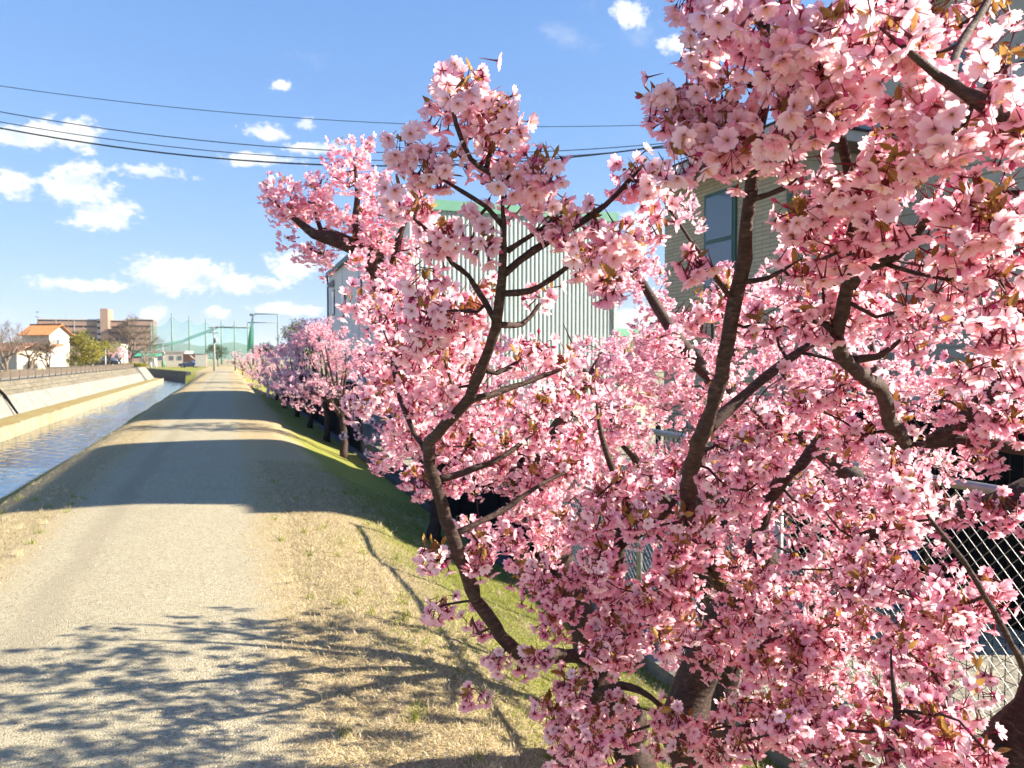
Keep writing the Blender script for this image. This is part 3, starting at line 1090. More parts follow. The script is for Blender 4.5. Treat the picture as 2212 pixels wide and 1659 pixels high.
M['brick'] = brick_mat()
M['siding'] = surf('grey_green_siding', (0.40, 0.38, 0.30), 0.7, 0.12, 5)
M['roof_dark'] = surf('charcoal_roof', (0.03, 0.03, 0.035), 0.7, 0.2, 5)
M['soffit'] = surf('brown_soffit', (0.16, 0.13, 0.10), 0.8, 0.1, 3)
M['fascia'] = surf('grey_fascia', (0.40, 0.40, 0.39), 0.5, 0.1, 4)
hs = tag(empty('brick_house', (9.0, 10.8, -0.85)), 'two storey house clad in tan brick and grey siding, dark roof', 'house')
EZ = 6.5
boxes('wall', [(0, 9, 0, 3.9, 0, EZ - .1)], M['brick'], hs)
boxes('wing_wall', [(2.06, 9, -4.1, -.01, 0, EZ + .2)], M['siding'], hs)
bd = MB(); bd.prism([(0, 0), (-.035, .0), (-.012, .185), (0, .185)], 'y', -4.1, -.02)
bme = bd.mesh('siding_board', M['siding'])
bd = MB()
bd.add([(0, 0, 0), (2.04, 0, 0), (2.04, -.035, 0), (0, -.035, 0), (0, -.012, .185), (2.04, -.012, .185), (2.04, 0, .185), (0, 0, .185)],
       [(0, 1, 2, 3), (3, 2, 5, 4), (4, 5, 6, 7), (0, 3, 4, 7), (1, 6, 5, 2)])
bme2 = bd.mesh('siding_board', M['siding'])
for i in range(34):
    child('siding_board', bme, hs, (2.05, 0, i * .19 + .1))
    if i < 33:
        child('siding_board', bme2, hs, (0.06, -.005, i * .19 + .1))


def hip(name, x0, x1, y0, y1, z, over, rise, parent, far):
    x0, x1, y0, y1 = x0 - over, x1 + over, y0 - over, y1 + far
    mid = (y0 + y1) / 2
    run = (y1 - y0) / 2
    m = MB()
    if x1 - x0 >= y1 - y0:
        m.add([(x0, y0, z + .16), (x1, y0, z + .16), (x1, y1, z + .16), (x0, y1, z + .16), (x0 + run, mid, z + .16 + rise), (x1 - run, mid, z + .16 + rise)],
              [(0, 1, 5, 4), (1, 2, 5), (2, 3, 4, 5), (3, 0, 4)])
    r = m.build('roof', M['roof_dark'], parent)
    fz = MB()
    fz.box(x0 - .02, x1 + .02, y0 - .02, y0 + .02, z - .02, z + .15)
    fz.box(x0 - .02, x1 + .02, y1 - .02, y1 + .02, z - .02, z + .15)
    fz.box(x0 - .03, x0 + .015, y0 + .021, y1 - .021, z - .02, z + .15)
    fz.box(x1 - .015, x1 + .03, y0 + .021, y1 - .021, z - .02, z + .15)
    fz.build('fascia', M['fascia'], r)
    boxes('soffit', [(x0 + .016, x1 - .016, y0 + .021, y1 - .021, z - .01, z + .05)], M['soffit'], r)
    boxes('drip_edge', [(x0 - .06, x1 + .06, y0 - .06, y1 + .06, z + .152, z + .185)], M['roof_dark'], r)


hip('roof', 0, 9, 0, 3.9, EZ - .1, .62, 1.1, hs, .06)
hip('roof', 2.06, 9, -4.1, 0.4, EZ + .25, .5, 1.1, hs, .5)
boxes('added_shadow_block', [(4.0, 9.2, -5.0, 2.4, 0, 9.7)], M['siding'], hs)  # unseen block added to lengthen the house shadow across the path
boxes('added_shadow_roof', [(3.7, 9.5, -5.3, 2.7, 9.7, 9.95)], M['roof_dark'], hs)
for y in (-3.6, -.6):  # windows of the added block
    w = boxes('window', [(3.95, 4.02, y, y + 1.3, 7.6, 8.8)], M['dgreen'], hs)
    boxes('pane', [(3.93, 3.97, y + .07, y + 1.23, 7.67, 8.73)], M['glass'], w)
w = boxes('window', [(-.05, .03, 1.35, 2.35, 4.1, 6.0)], M['dgreen'], hs)
boxes('pane', [(-.065, -.03, 1.43, 2.27, 4.18, 5.0), (-.065, -.03, 1.43, 2.27, 5.08, 5.92)], M['glass'], w)
w = boxes('window', [(-.05, .03, 1.35, 2.35, .9, 2.3)], M['dgreen'], hs)
boxes('pane', [(-.065, -.03, 1.43, 2.27, .98, 2.22)], M['glass'], w)
w = boxes('window', [(2.0, 2.04, -3.0, -1.6, .9, 2.3)], M['dgreen'], hs)
boxes('pane', [(1.985, 2.02, -2.92, -1.68, .98, 2.22)], M['glass'], w)
b = MB(); b.tube([(-.1, -.5, EZ - .15), (-.02, -.12, EZ - .6), (-.02, -.12, 0)], .045, 8); b.build('downpipe', M['dgreen'], hs)
b = MB(); b.tube([(.4, -.09, 5.2), (.8, -.12, 5.35), (1.3, -.1, 5.3), (2.0, -.1, 5.42)], .02, 5); b.tube([(.8, -.12, 5.35), (.75, -.1, 5.0)], .018, 5); b.build('cable', M['wire'], hs)

# dark lean-to shed in the neighbour's yard, and what stands in front of it
st = tag(empty('yard_shed', (7.4, 4.7, -0.85)), 'dark metal storage shed behind the wire fences', 'shed')
boxes('wall', [(0, 1.3, 0, 4.0, 0, 2.25)], M['dark'], st)
rb_ = MB(); rb_.box(-.02, .0, 0, .06, .05, 2.2)
rbm = rb_.mesh('rib', M['dark'])
for i in range(20):
    child('rib', rbm, st, (0, i * .2 + .05, 0))
boxes('roof', [(-.15, 1.45, -.1, 4.1, 2.25, 2.33)], M['grey_roof'], st)
cr = tag(empty('blue_crate', (6.7, 6.3, -0.85)), 'blue plastic crate against the dark shed', 'crate')
boxes('bin', [(0, .5, 0, .7, 0, .55)], surf('blue_plastic', (0.04, 0.12, 0.25), 0.5, 0.1, 3), cr)
boxes('rim', [(-.02, .52, -.02, .72, .55, .6)], surf('blue_plastic_rim', (0.05, 0.15, 0.3), 0.5, 0.1, 3), cr)

# ------------------------------------------------------------------ fences on the right
fx = 3.72
cf = tag(empty('chain_link_fence', (fx, -1.5, -0.95)), 'galvanised chain link fence with round top rail behind the blossom', 'fence')
FY, FH = 10.0, 2.2
for i in range(6):
    b = MB(); b.tube([(0, i * 2.0, -.1), (0, i * 2.0, FH)], .03, 10); p_ = b.build('post', M['galv'], cf)
    b = MB(); b.tube([(0, i * 2.0, FH), (0, i * 2.0, FH + .04)], .035, 10); b.build('cap', M['galv'], p_)
b = MB(); b.tube([(0, 0, FH - .03), (0, FY, FH - .03)], .027, 10); b.build('top_rail', M['galv'], cf)
b = MB(); b.tube([(0, 0, .12), (0, FY, .12)], .006, 5); b.build('bottom_wire', M['galv'], cf)
mesh_w = MB()
step = .08
nn = int(FY / step)
hh = FH - .18
for i in range(-int(hh / step) - 1, nn + 1):
    for sgn in (1, -1):
        y0 = i * step
        pts = []
        a0, a1 = max(0.0, -y0), min(hh, FY - y0)
        if a1 <= a0 + .05:
            continue
        if sgn == 1:
            pts = [(-.004, y0 + a0, .12 + a0), (-.004, y0 + a1, .12 + a1)]
        else:
            pts = [(.004, y0 + a0, .12 + hh - a0), (.004, y0 + a1, .12 + hh - a1)]
        mesh_w.tube(pts, .0021, 4, cap=False)
mesh_w.build('wire_mesh', M['galv'], cf)
boxes('kerb', [(-.12, .10, 0, FY, -.15, .10)], M['concrete'], cf)

gf = tag(empty('grid_fence', (5.1, -1.5, -0.85)), 'black welded grid fence in the yard behind the chain link', 'fence')
b = MB()
for i in range(0, 101):
    b.box(-.002, .002, i * .1 - .0025, i * .1 + .0025, .02, 2.1)
for j in range(15):
    b.box(-.006, -.002, 0, 10, .05 + j * .145, .055 + j * .145)
b.build('wire_grid', M['dark'], gf)
for i in range(6):
    boxes('post', [(.002, .05, i * 2 - .025, i * 2 + .025, -.1, 2.15)], M['dark'], gf)


def screen(y0, n, label, top):
    t = tag(empty('privacy_screen', (fx, y0, -0.95)), label, 'fence')
    b = MB(); b.box(-.012, .012, .03, 1.97, .06, top); bme_ = b.mesh('screen_panel', M['dark'])
    b = MB(); b.box(-.03, .03, -.03, .03, -.1, top + .05); pme_ = b.mesh('post', M['dark'])
    for i in range(n + 1):
        child('post', pme_, t, (0, i * 2, 0))
        if i < n:
            child('screen_panel', bme_, t, (0, i * 2, 0), rot=(0, R(random.uniform(-.6, .6)), 0))
    b = MB(); b.box(-.25, .06, 0, n * 2, -.2, .05); b.build('kerb', M['dark_wall'], t)


screen(8.6, 3, 'short black screen fence at the foot of the slope, nearest stretch', 1.7)
screen(23.0, 19, 'long black screen fence below the row of cherry trees', 2.1)
kb = tag(empty('gutter_kerb', (fx, 14.7, -0.98)), 'dark low concrete kerb along the sunny foot of the slope', 'kerb')
b = MB(); b.box(-.2, .1, 0.02, 1.96, -.1, .12); b.box(-.02, .02, 0.02, 1.96, .12, .5); me = b.mesh('kerb_stone', M['dark_wall'])
for i in range(4):
    child('kerb_stone', me, kb, (0, i * 2.0, 0))

# ------------------------------------------------------------------ blossom
def petal_mat():
    m, g = new_mat('cherry_petal')
    out = g.n('ShaderNodeOutputMaterial')
    rad = g.n('ShaderNodeAttribute', attribute_name='rad').outputs['Fac']
    tint = g.n('ShaderNodeAttribute', attribute_name='tint').outputs['Fac']
    pale = g.ramp(rad, [(0.0, (0.74, 0.20, 0.30)), (0.2, (0.95, 0.68, 0.72)), (0.55, (0.98, 0.85, 0.86)), (1.0, (0.985, 0.89, 0.895))])
    deep = g.ramp(rad, [(0.0, (0.56, 0.05, 0.18)), (0.25, (0.92, 0.37, 0.49)), (0.65, (0.965, 0.54, 0.645)), (1.0, (0.97, 0.61, 0.70))])
    # the outside of a petal is pinker than its face
    side = g.n('ShaderNodeNewGeometry').outputs['Backfacing']
    c = g.mix(g.math('ADD', tint, g.math('MULTIPLY', side, 0.5), clamp=True), pale, deep)
    df = g.n('ShaderNodeBsdfPrincipled')
    g.put(df, 'Base Color', c)
    g.put(df, 'Roughness', 0.55)
    g.put(df, 'Specular IOR Level', 0.25)
    tr = g.n('ShaderNodeBsdfTranslucent')
    g.put(tr, 'Color', g.mix(1.0, c, (1.0, 0.91, 0.94), 'MULTIPLY'))
    mx = g.n('ShaderNodeMixShader')
    g.put(mx, 0, 0.56)
    g.t.links.new(df.outputs[0], mx.inputs[1])
    g.t.links.new(tr.outputs[0], mx.inputs[2])
    g.t.links.new(mx.outputs[0], out.inputs[0])
    return m


def leafy(name, lo, hi, trans=0.35):
    m, g = new_mat(name)
    out = g.n('ShaderNodeOutputMaterial')
    tint = g.n('ShaderNodeAttribute', attribute_name='tint').outputs['Fac']
    c = g.mix(tint, lo, hi)
    df = g.n('ShaderNodeBsdfPrincipled')
    g.put(df, 'Base Color', c)
    g.put(df, 'Roughness', 0.5)
    g.put(df, 'Specular IOR Level', 0.3)
    tr = g.n('ShaderNodeBsdfTranslucent')
    g.put(tr, 'Color', c)
    mx = g.n('ShaderNodeMixShader')
    g.put(mx, 0, trans)
    g.t.links.new(df.outputs[0], mx.inputs[1])
    g.t.links.new(tr.outputs[0], mx.inputs[2])
    g.t.links.new(mx.outputs[0], out.inputs[0])
    return m


def bark_mat():
    m, g = new_mat('cherry_bark')
    out = g.n('ShaderNodeOutputMaterial')
    b = g.n('ShaderNodeBsdfPrincipled')
    p = g.n('ShaderNodeNewGeometry').outputs['Position']
    n = g.noise(g.scale(p, (60, 60, 170)), 1.0, 5, 0.65)
    nb = g.noise(p, 14.0, 4, 0.6)
    # lenticels: short corky bars lying across the limb
    al = g.n('ShaderNodeAttribute', attribute_name='along').outputs['Fac']
    cb = g.n('ShaderNodeCombineXYZ')
    g.put(cb, 0, g.math('MULTIPLY', al, 240.0))
    g.put(cb, 1, g.math('MULTIPLY', g.noise(p, 38.0, 2, 0.5), 7.0))
    bars = g.step(g.noise(cb.outputs[0], 1.0, 3, 0.6), 0.56, 0.72)
    n = g.math('ADD', n, g.math('MULTIPLY', bars, 0.16))
    c = g.ramp(n, [(0.3, (0.016, 0.009, 0.008)), (0.55, (0.050, 0.028, 0.022)), (0.78, (0.15, 0.10, 0.078))])
    c = g.mix(g.math('MULTIPLY', g.step(nb, 0.5, 0.72), 0.5), c, (0.085, 0.062, 0.05))
    g.put(b, 'Base Color', c)
    g.put(b, 'Roughness', 0.72)
    g.put(b, 'Specular IOR Level', 0.3)
    bn = g.n('ShaderNodeBump')
    g.put(bn, 'Strength', 0.9)
    g.put(bn, 'Distance', 0.005)
    g.put(bn, 'Height', n)
    g.put(b, 'Normal', bn.outputs[0])
    g.t.links.new(b.outputs[0], out.inputs[0])
    return m


M['petal'] = petal_mat()
M['calyx'] = leafy('red_calyx', (0.17, 0.012, 0.022), (0.30, 0.035, 0.045), 0.2)
M['stamen'] = leafy('stamen', (0.72, 0.40, 0.16), (0.80, 0.55, 0.30), 0.3)
M['bud'] = leafy('pink_bud', (0.50, 0.03, 0.14), (0.66, 0.09, 0.24), 0.3)
M['young'] = leafy('bronze_leaf', (0.22, 0.085, 0.025), (0.46, 0.29, 0.075), 0.42)
M['bark'] = bark_mat()


def blossom_arrays(lod, rng, open_=1.0):
    """One five petalled flower, face up +Z, centre at 0, petal radius 1. Returns verts, tris, mat, rad."""
    V, F, MI, RA = [], [], [], []

    def add(vs, fs, mi, ra):
        b = len(V)
        V.extend(vs); RA.extend(ra)
        for f in fs:
            F.append([i + b for i in f]); MI.append(mi)
    rows = {2: [0.10, 0.38, 0.68, 0.90, 1.0], 1: [0.10, 0.58, 1.0], 0: [0.08, 0.65, 1.0], -1: [0.06, 0.95]}[lod]
    wid = {2: [0.07, 0.30, 0.43, 0.38, 0.23], 1: [0.08, 0.43, 0.27], 0: [0.07, 0.42, 0.26], -1: [0.16, 0.36]}[lod]
    cols = [-1, 0, 1] if lod > 0 else [-1, 1]
    for k in range(5):
        a = 2 * math.pi * k / 5 + rng.uniform(-.08, .08)
        cup = rng.uniform(.22, .55) * open_ + (1 - open_) * 1.2
        tw = rng.uniform(-.22, .22)
        ln = rng.uniform(.92, 1.06)
        ca, sa = math.cos(a), math.sin(a)
        vs, ra = [], []
        for r, w in zip(rows, wid):
            for c in cols:
                rr = r * ln
                if lod > 0 and c == 0 and r == rows[-1]:
                    rr *= 0.90          # the notch
                if c and r == rows[-1]:
                    rr *= 1.0
                y = w * c
                z = cup * (r ** 1.6) * 0.75 + abs(c) * w * 0.35 * (1 if lod > 0 else .5) + tw * y - 0.22 * cup * max(0, r - .6) * 1.3
                z += rng.uniform(-.03, .03)
                vs.append((rr * ca - y * sa, rr * sa + y * ca, z))
                ra.append(r)
        n = len(cols)
        fs = []
        for i in range(len(rows) - 1):
            for j in range(n - 1):
                p = i * n + j
                fs.append((p, p + n, p + n + 1, p + 1))
        add(vs, fs, 0, ra)
    # calyx: a small star and cup behind the petals, with the stalk
    if lod < 0:
        return V, F, MI, RA
    vs = [(0, 0, -.06)]
    fs = []
    for k in range(5):
        a = 2 * math.pi * (k + .5) / 5
        vs += [(.54 * math.cos(a), .54 * math.sin(a), .05), (.17 * math.cos(a + .63), .17 * math.sin(a + .63), -.05)]
    for k in range(5):
        if lod:
            fs.append((0, 1 + 2 * k, 2 + 2 * k)); fs.append((0, 1 + 2 * ((k + 1) % 5), 2 + 2 * k))
        else:
            fs.append((2 + 2 * ((k + 4) % 5), 1 + 2 * k, 2 + 2 * k))
    add(vs, fs, 1, [0] * len(vs))
    if lod == 0:
        add([(-.03, 0, -.05), (.03, 0, -.05), (0, .02, -1.8)], [(0, 1, 2)], 1, [0] * 3)
    if lod:
        vs, fs = [], []
        sd = 4 if lod == 2 else 3
        prof_ = [(-.04, .14), (-.34, .10), (-1.95, .029)] if lod == 1 else [(-.04, .14), (-.30, .12), (-.48, .042), (-1.95, .029)]
        for z, r in prof_:
            for k in range(sd):
                a = 2 * math.pi * k / sd
                vs.append((r * math.cos(a), r * math.sin(a), z))
        for i in range(len(prof_) - 1):
            for k in range(sd):
                p, q = i * sd + k, i * sd + (k + 1) % sd
                fs.append((p, q, q + sd, p + sd))
        add(vs, fs, 1, [0] * len(vs))
    if lod == 2:
        vs, fs = [], []
        for k in range(11):
            a = rng.uniform(0, 6.28); r = rng.uniform(.12, .34); h = rng.uniform(.38, .6)
            x, y = r * math.cos(a), r * math.sin(a)
            px_, py_ = -math.sin(a) * .018, math.cos(a) * .018
            b = len(vs)
            vs += [(x * .2 - px_, y * .2 - py_, 0.02), (x * .2 + px_, y * .2 + py_, 0.02), (x + px_, y + py_, h), (x - px_, y - py_, h),
                   (x + 2.2 * px_, y + 2.2 * py_, h), (x - 2.2 * px_, y - 2.2 * py_, h), (x * 1.1, y * 1.1, h + .06)]
            fs += [(b, b + 1, b + 2, b + 3), (b + 4, b + 6, b + 5)]
        add(vs, fs, 2, [0] * len(vs))
    elif lod == 1:
        add([(.16, 0, .3), (-.08, .14, .3), (-.08, -.14, .3), (0, 0, .02)], [(0, 1, 3), (1, 2, 3), (2, 0, 3)], 2, [0] * 4)
    return V, F, MI, RA


def bud_arrays():
    V, F = [], []
    prof_ = [(.62, .0), (.45, .20), (.2, .27), (-.05, .18), (-.12, .09), (-.4, .07), (-1.6, .028)]
    sd = 4
    for z, r in prof_:
        for k in range(sd):
            a = 2 * math.pi * k / sd
            V.append((r * math.cos(a), r * math.sin(a), z))
    MI = []
    for i in range(len(prof_) - 1):
        for k in range(sd):
            p, q = i * sd + k, i * sd + (k + 1) % sd
            F.append((p, q, q + sd, p + sd)); MI.append(0 if i < 3 else 1)
    return V, F, MI, [1] * len(V)


def leaf_arrays():
    """Small folded young leaf standing along +Z, length 1."""
    V = [(0, 0, 0), (-.20, .08, .35), (0, -.04, .38), (.20, .08, .35), (-.17, .12, .7), (0, 0, .75), (.17, .12, .7), (0, .12, 1.05)]
    F = [(0, 2, 1), (0, 3, 2), (1, 2, 5, 4), (2, 3, 6, 5), (4, 5, 7), (5, 6, 7)]
    return V, F, [0] * len(F), [1] * 8


class Kit:
    """A small stock of variants of one piece, as arrays ready to be repeated."""
    def __init__(self, arrs):
        self.var = []
        for V, F, MI, RA in arrs:
            ls = np.array([len(f) for f in F])
            self.var.append((np.array(V, float), np.concatenate([np.array(f) for f in F]), ls, np.array(MI), np.array(RA, float)))


def frames(dirs, rng):
    """Rotation matrices (N,3,3) that carry +Z to dirs, with a random roll."""
    z = dirs / np.linalg.norm(dirs, axis=1, keepdims=True)
    t = rng.normal(size=z.shape)
    x = np.cross(t, z)
    x /= np.linalg.norm(x, axis=1, keepdims=True) + 1e-9
    y = np.cross(z, x)
    return np.stack([x, y, z], -1)


def batch(name, kit, pos, dirs, scale, tint, mats, parent, rng, kind='stuff', smooth=True):
    n = len(pos)
    if n == 0:
        return None
    which = rng.integers(0, len(kit.var), n)
    Rm = frames(dirs, rng)
    Vs, Ls, Is, Ms, Rs, Ts = [], [], [], [], [], []
    base = 0
    for vi, (V, I, L, MI, RA) in enumerate(kit.var):
        idx = np.where(which == vi)[0]
        if len(idx) == 0:
            continue
        W = np.einsum('nij,vj->nvi', Rm[idx], V) * scale[idx][:, None, None] + pos[idx][:, None]
        nv = len(V)
        Vs.append(W.reshape(-1, 3))
        off = base + np.arange(len(idx)) * nv
        Is.append((I[None] + off[:, None]).reshape(-1))
        Ls.append(np.tile(L, len(idx)))
        Ms.append(np.tile(MI, len(idx)))
        Rs.append(np.tile(RA, len(idx)))
        Ts.append(np.repeat(tint[idx], nv))
        base += nv * len(idx)
    V = np.concatenate(Vs); I = np.concatenate(Is); L = np.concatenate(Ls)
    me = bpy.data.meshes.new(name)
    me.vertices.add(len(V)); me.vertices.foreach_set('co', V.astype(np.float32).ravel())
    me.loops.add(len(I)); me.loops.foreach_set('vertex_index', I.astype(np.int32))
    me.polygons.add(len(L))
    st = np.concatenate([[0], np.cumsum(L)[:-1]])
    me.polygons.foreach_set('loop_start', st.astype(np.int32))
    me.polygons.foreach_set('material_index', np.concatenate(Ms).astype(np.int32))
    me.polygons.foreach_set('use_smooth', np.full(len(L), smooth))
    for nm, arr in (('rad', np.concatenate(Rs)), ('tint', np.concatenate(Ts))):
        a = me.attributes.new(nm, 'FLOAT', 'POINT')
        a.data.foreach_set('value', arr.astype(np.float32))
    for m in mats:
        me.materials.append(m)
    me.update(calc_edges=True)
    o = bpy.data.objects.new(name, me)
    link(o, parent)
    if kind:
        o['kind'] = kind
    return o


PET = [M['petal'], M['calyx'], M['stamen']]
_r = random.Random(5)
KIT_HI = Kit([blossom_arrays(2, _r, o_) for o_ in (1, 1, .9, .8, .95, .5)])
KIT_MID = Kit([blossom_arrays(1, _r, o_) for o_ in (1, 1, .9, .75, .5)])
KIT_LOW = Kit([blossom_arrays(0, _r, o_) for o_ in (1, .9, .8)])
KIT_TINY = Kit([blossom_arrays(-1, _r, o_) for o_ in (1, .8)])
KIT_BUD = Kit([bud_arrays()])
KIT_LEAF = Kit([leaf_arrays()])


def hi_meshes():
    out = []
    for i in range(6):
        for t in (0.05, 0.25, 0.45, 0.7):
            V, I, L, MI, RA = KIT_HI.var[i]
            me = bpy.data.meshes.new('blossom')
            fs, k = [], 0
            for l in L:
                fs.append(I[k:k + l].tolist()); k += l
            me.from_pydata(V.tolist(), [], fs)
            me.polygons.foreach_set('material_index', MI.astype(np.int32))
            me.polygons.foreach_set('use_smooth', [True] * len(fs))
            for nm, arr in (('rad', RA), ('tint', np.full(len(V), t))):
                a = me.attributes.new(nm, 'FLOAT', 'POINT')
                a.data.foreach_set('value', arr.astype(np.float32))
            for m in PET:
                me.materials.append(m)
            me.update()
            out.append(me)
    return out


HI_ME = hi_meshes()


def smooth_line(pts, rad, step):
    """Catmull-Rom through the given points."""
    P_ = np.array([list(p) for p in pts], float)
    r_ = np.array(rad, float)
    Q = np.vstack([2 * P_[0] - P_[1], P_, 2 * P_[-1] - P_[-2]])
    out, ro = [], []
    for i in range(1, len(Q) - 2):
        n = max(2, int(np.linalg.norm(Q[i + 1] - Q[i]) / step))
        for t in np.linspace(0, 1, n, endpoint=False):
            a, b, c, d = Q[i - 1], Q[i], Q[i + 1], Q[i + 2]
            out.append(0.5 * ((2 * b) + (-a + c) * t + (2 * a - 5 * b + 4 * c - d) * t * t + (-a + 3 * b - 3 * c + d) * t ** 3))
            ro.append(r_[i - 1] * (1 - t) + r_[i] * t)
    out.append(P_[-1]); ro.append(r_[-1])
    return np.array(out), np.array(ro)


class Tree:
    def __init__(self, name, base, label, cat='tree', group=None, bark=None, seed=1):
        self.root = tag(empty(name, base), label, cat, group)
        self.base = Vector(base)
        self.nodes, self.nr, self.tips = [], [], []
        self.bark = bark or M['bark']
        self.rng = np.random.default_rng(seed)
        self.tw = MB()

    def limb(self, part, pts, rad, step=0.03, sides=10, jit=0.10, grow=True):
        line, r_ = smooth_line(pts, rad, step)
        w = self.rng.normal(size=(len(line) + 4, 3))
        w = (w[:-4] + w[1:-3] + w[2:-2] + w[3:-1] + w[4:]) / 2.2 * (r_ * 0.34)[:, None]   # crooked growth
        w[0] = 0
        w[-1] = 0
        line = line + w
        r_ = r_ * (1 + 0.07 * np.sin(np.arange(len(r_)) * 1.7 + self.rng.uniform(0, 6)) + np.abs(self.rng.normal(size=len(r_))) * .09)
        if part == 'limb':   # run out to a thin tip
            k_ = max(2, len(r_) // 6)
            r_[-k_:] *= np.linspace(1, .3, k_)
        m = MB()
        m.tube([tuple(p - np.array(self.base)) for p in line], list(r_), sides, jit=jit)
        ob = m.build(part, self.bark, self.root)
        cum = np.concatenate([[0], np.cumsum(np.linalg.norm(np.diff(line, axis=0), axis=1))])
        ob.data.attributes.new('along', 'FLOAT', 'POINT').data.foreach_set('value', np.repeat(cum, sides).astype(np.float32))
        if part == 'limb' and r_[-1] < .004:
            self.tips.append(line[-1])
        if grow:
            self.nodes += list(line); self.nr += list(r_)

    def twigs(self, targets, r0=.0022, k=.012, bend=.16, step=.035, sides=5, maxr=.012):
        """Join every blossom spur to the nearest wood, nearest first; each new twig can carry the next."""
        T = np.array(targets)
        N = np.array(self.nodes)
        NR = np.array(self.nr)
        cap_n = len(N) + len(T) * 40
        buf = np.zeros((cap_n, 3)); buf[:len(N)] = N
        br = np.zeros(cap_n); br[:len(N)] = NR
        cnt = len(N)
        dmin = np.array([np.min(np.linalg.norm(N - t, axis=1)) for t in T])
        order = np.argsort(dmin)
        B = np.array(self.base)
        for i in order:
            t = T[i]
            dd = np.linalg.norm(buf[:cnt] - t, axis=1)
            dd = dd + np.where(buf[:cnt, 2] > t[2] + .03, (buf[:cnt, 2] - t[2]) * .6, 0)
            j = int(np.argmin(dd))
            s = buf[j]
            L = np.linalg.norm(t - s)
            if L < .012:
                continue
            n = max(2, int(L / step))
            side = self.rng.normal(size=3); side -= side.dot(t - s) * (t - s) / L ** 2
            side[2] -= .35
            ss = np.linspace(0, 1, n + 1)
            line = s + (t - s) * ss[:, None] + side[None] * (np.sin(np.pi * ss) * L * bend * self.rng.uniform(.3, 1))[:, None]
            line[1:-1] += self.rng.normal(size=(n - 1, 3)) * L * .02
            ra = min(maxr, br[j] * .9, r0 + k * L)
            rads = ra + (min(r0, ra) - ra) * ss
            self.tw.tube([tuple(p - B) for p in line], list(rads), sides, cap=True, jit=.06)
            m = len(line) - 1
            buf[cnt:cnt + m] = line[1:]; br[cnt:cnt + m] = rads[1:]; cnt += m

    def finish_twigs(self, name='twigs'):
        if self.tw.v:
            o = self.tw.build(name, self.bark, self.root)
            o['kind'] = 'stuff'

    def flowers(self, centres, per, kit, size, stalk, n_single=0, buds=.07, leaves=5.0, tint_mu=.42, leaf_len=.0185):
        rng = self.rng
        B = np.array(self.base)
        pos, dr, ct = [], [], []
        lp, ld = [], []
        bp, bd = [], []
        for c in centres:
            n = max(3, int(rng.normal(per, per * .25)))
            d = rng.normal(size=(n, 3)); d[:, 2] -= .42
            d /= np.linalg.norm(d, axis=1, keepdims=True)
            L = stalk * rng.uniform(.65, 1.35, n)
            p = c + d * L[:, None]
            f = d + rng.normal(size=(n, 3)) * .38
            f[:, 2] -= .68
            tn = np.clip(rng.normal(tint_mu, .22) + rng.normal(size=n) * .14, 0, 1)
            isb = rng.random(n) < buds
            pos += list(p[~isb]); dr += list(f[~isb]); ct += list(tn[~isb])
            bp += list(p[isb]); bd += list(d[isb])
            k = rng.poisson(leaves)
            if k:
                u = rng.normal(size=(k, 3)); u[:, 2] += .9
                lp += list(c + rng.normal(size=(k, 3)) * .006 + np.array([0, 0, .004])); ld += list(u)
        pos, dr, ct = np.array(pos) - B, np.array(dr), np.array(ct)
        dc = np.linalg.norm(pos + B - np.array(CAM), axis=1)
        sz = size * rng.uniform(.82, 1.15, len(pos)) * np.interp(dc, [.8, 1.2], [1.22, 1.0])
        single = np.zeros(len(pos), bool)
        if n_single:
            q = pos + B - np.array(CAM)
            dep = q @ np.array(FWD)
            u = q @ np.array(RIGHT) / dep * FPX + CX
            v = CY - q @ np.array(UP) / dep * FPX
            sc = np.where((u > 0) & (u < 2212) & (v > 0) & (v < 1659), dep, 1e3)
            idx = np.argsort(sc)[:n_single]
            single[idx] = True
            Rm = frames(dr[idx], rng)
            for i, Rk in zip(idx, Rm):
                o = bpy.data.objects.new('blossom', HI_ME[int(rng.integers(0, 6)) * 4 + min(3, int(ct[i] * 4.5))])
                mt = Matrix(Rk.tolist()).to_4x4()
                mt.translation = Vector(pos[i])
                COL.objects.link(o)
                o.parent = self.root
                o.matrix_local = mt @ Matrix.Scale(float(sz[i]), 4)
        r_ = ~single
        batch('blossoms', kit, pos[r_], dr[r_], sz[r_], ct[r_], PET, self.root, rng)
        if bp:
            bp, bd = np.array(bp) - B, np.array(bd)
            batch('buds', KIT_BUD, bp, bd, np.full(len(bp), size * 1.0), rng.random(len(bp)), [M['bud'], M['calyx']], self.root, rng)
        if lp:
            lp, ld = np.array(lp) - B, np.array(ld)
            batch('young_leaves', KIT_LEAF, lp, ld, leaf_len * rng.uniform(.6, 1.4, len(lp)), rng.random(len(lp)), [M['young']], self.root, rng)
        return len(pos)


def gz(x, y):
    return float(bank_z(np.array(x), np.array(y)))


def ell(specs, rng):
    """Spur positions: n of them in each ellipse of sight at the given range of depth."""
    out = []
    for cx_, cy_, rx, ry, d0, d1, n in specs:
        k = 0
        while k < n:
            a, b = rng.uniform(-1, 1, 2)
            if a * a + b * b > 1:
                continue
            out.append(np.array(P(cx_ + a * rx, cy_ + b * ry, rng.uniform(d0, d1))))
            k += 1
    return out

# ------------------------------------------------------------------ the cherry trees close by
rng0 = np.random.default_rng(21)


def PP(*pts):
    return [P(*p) for p in pts]


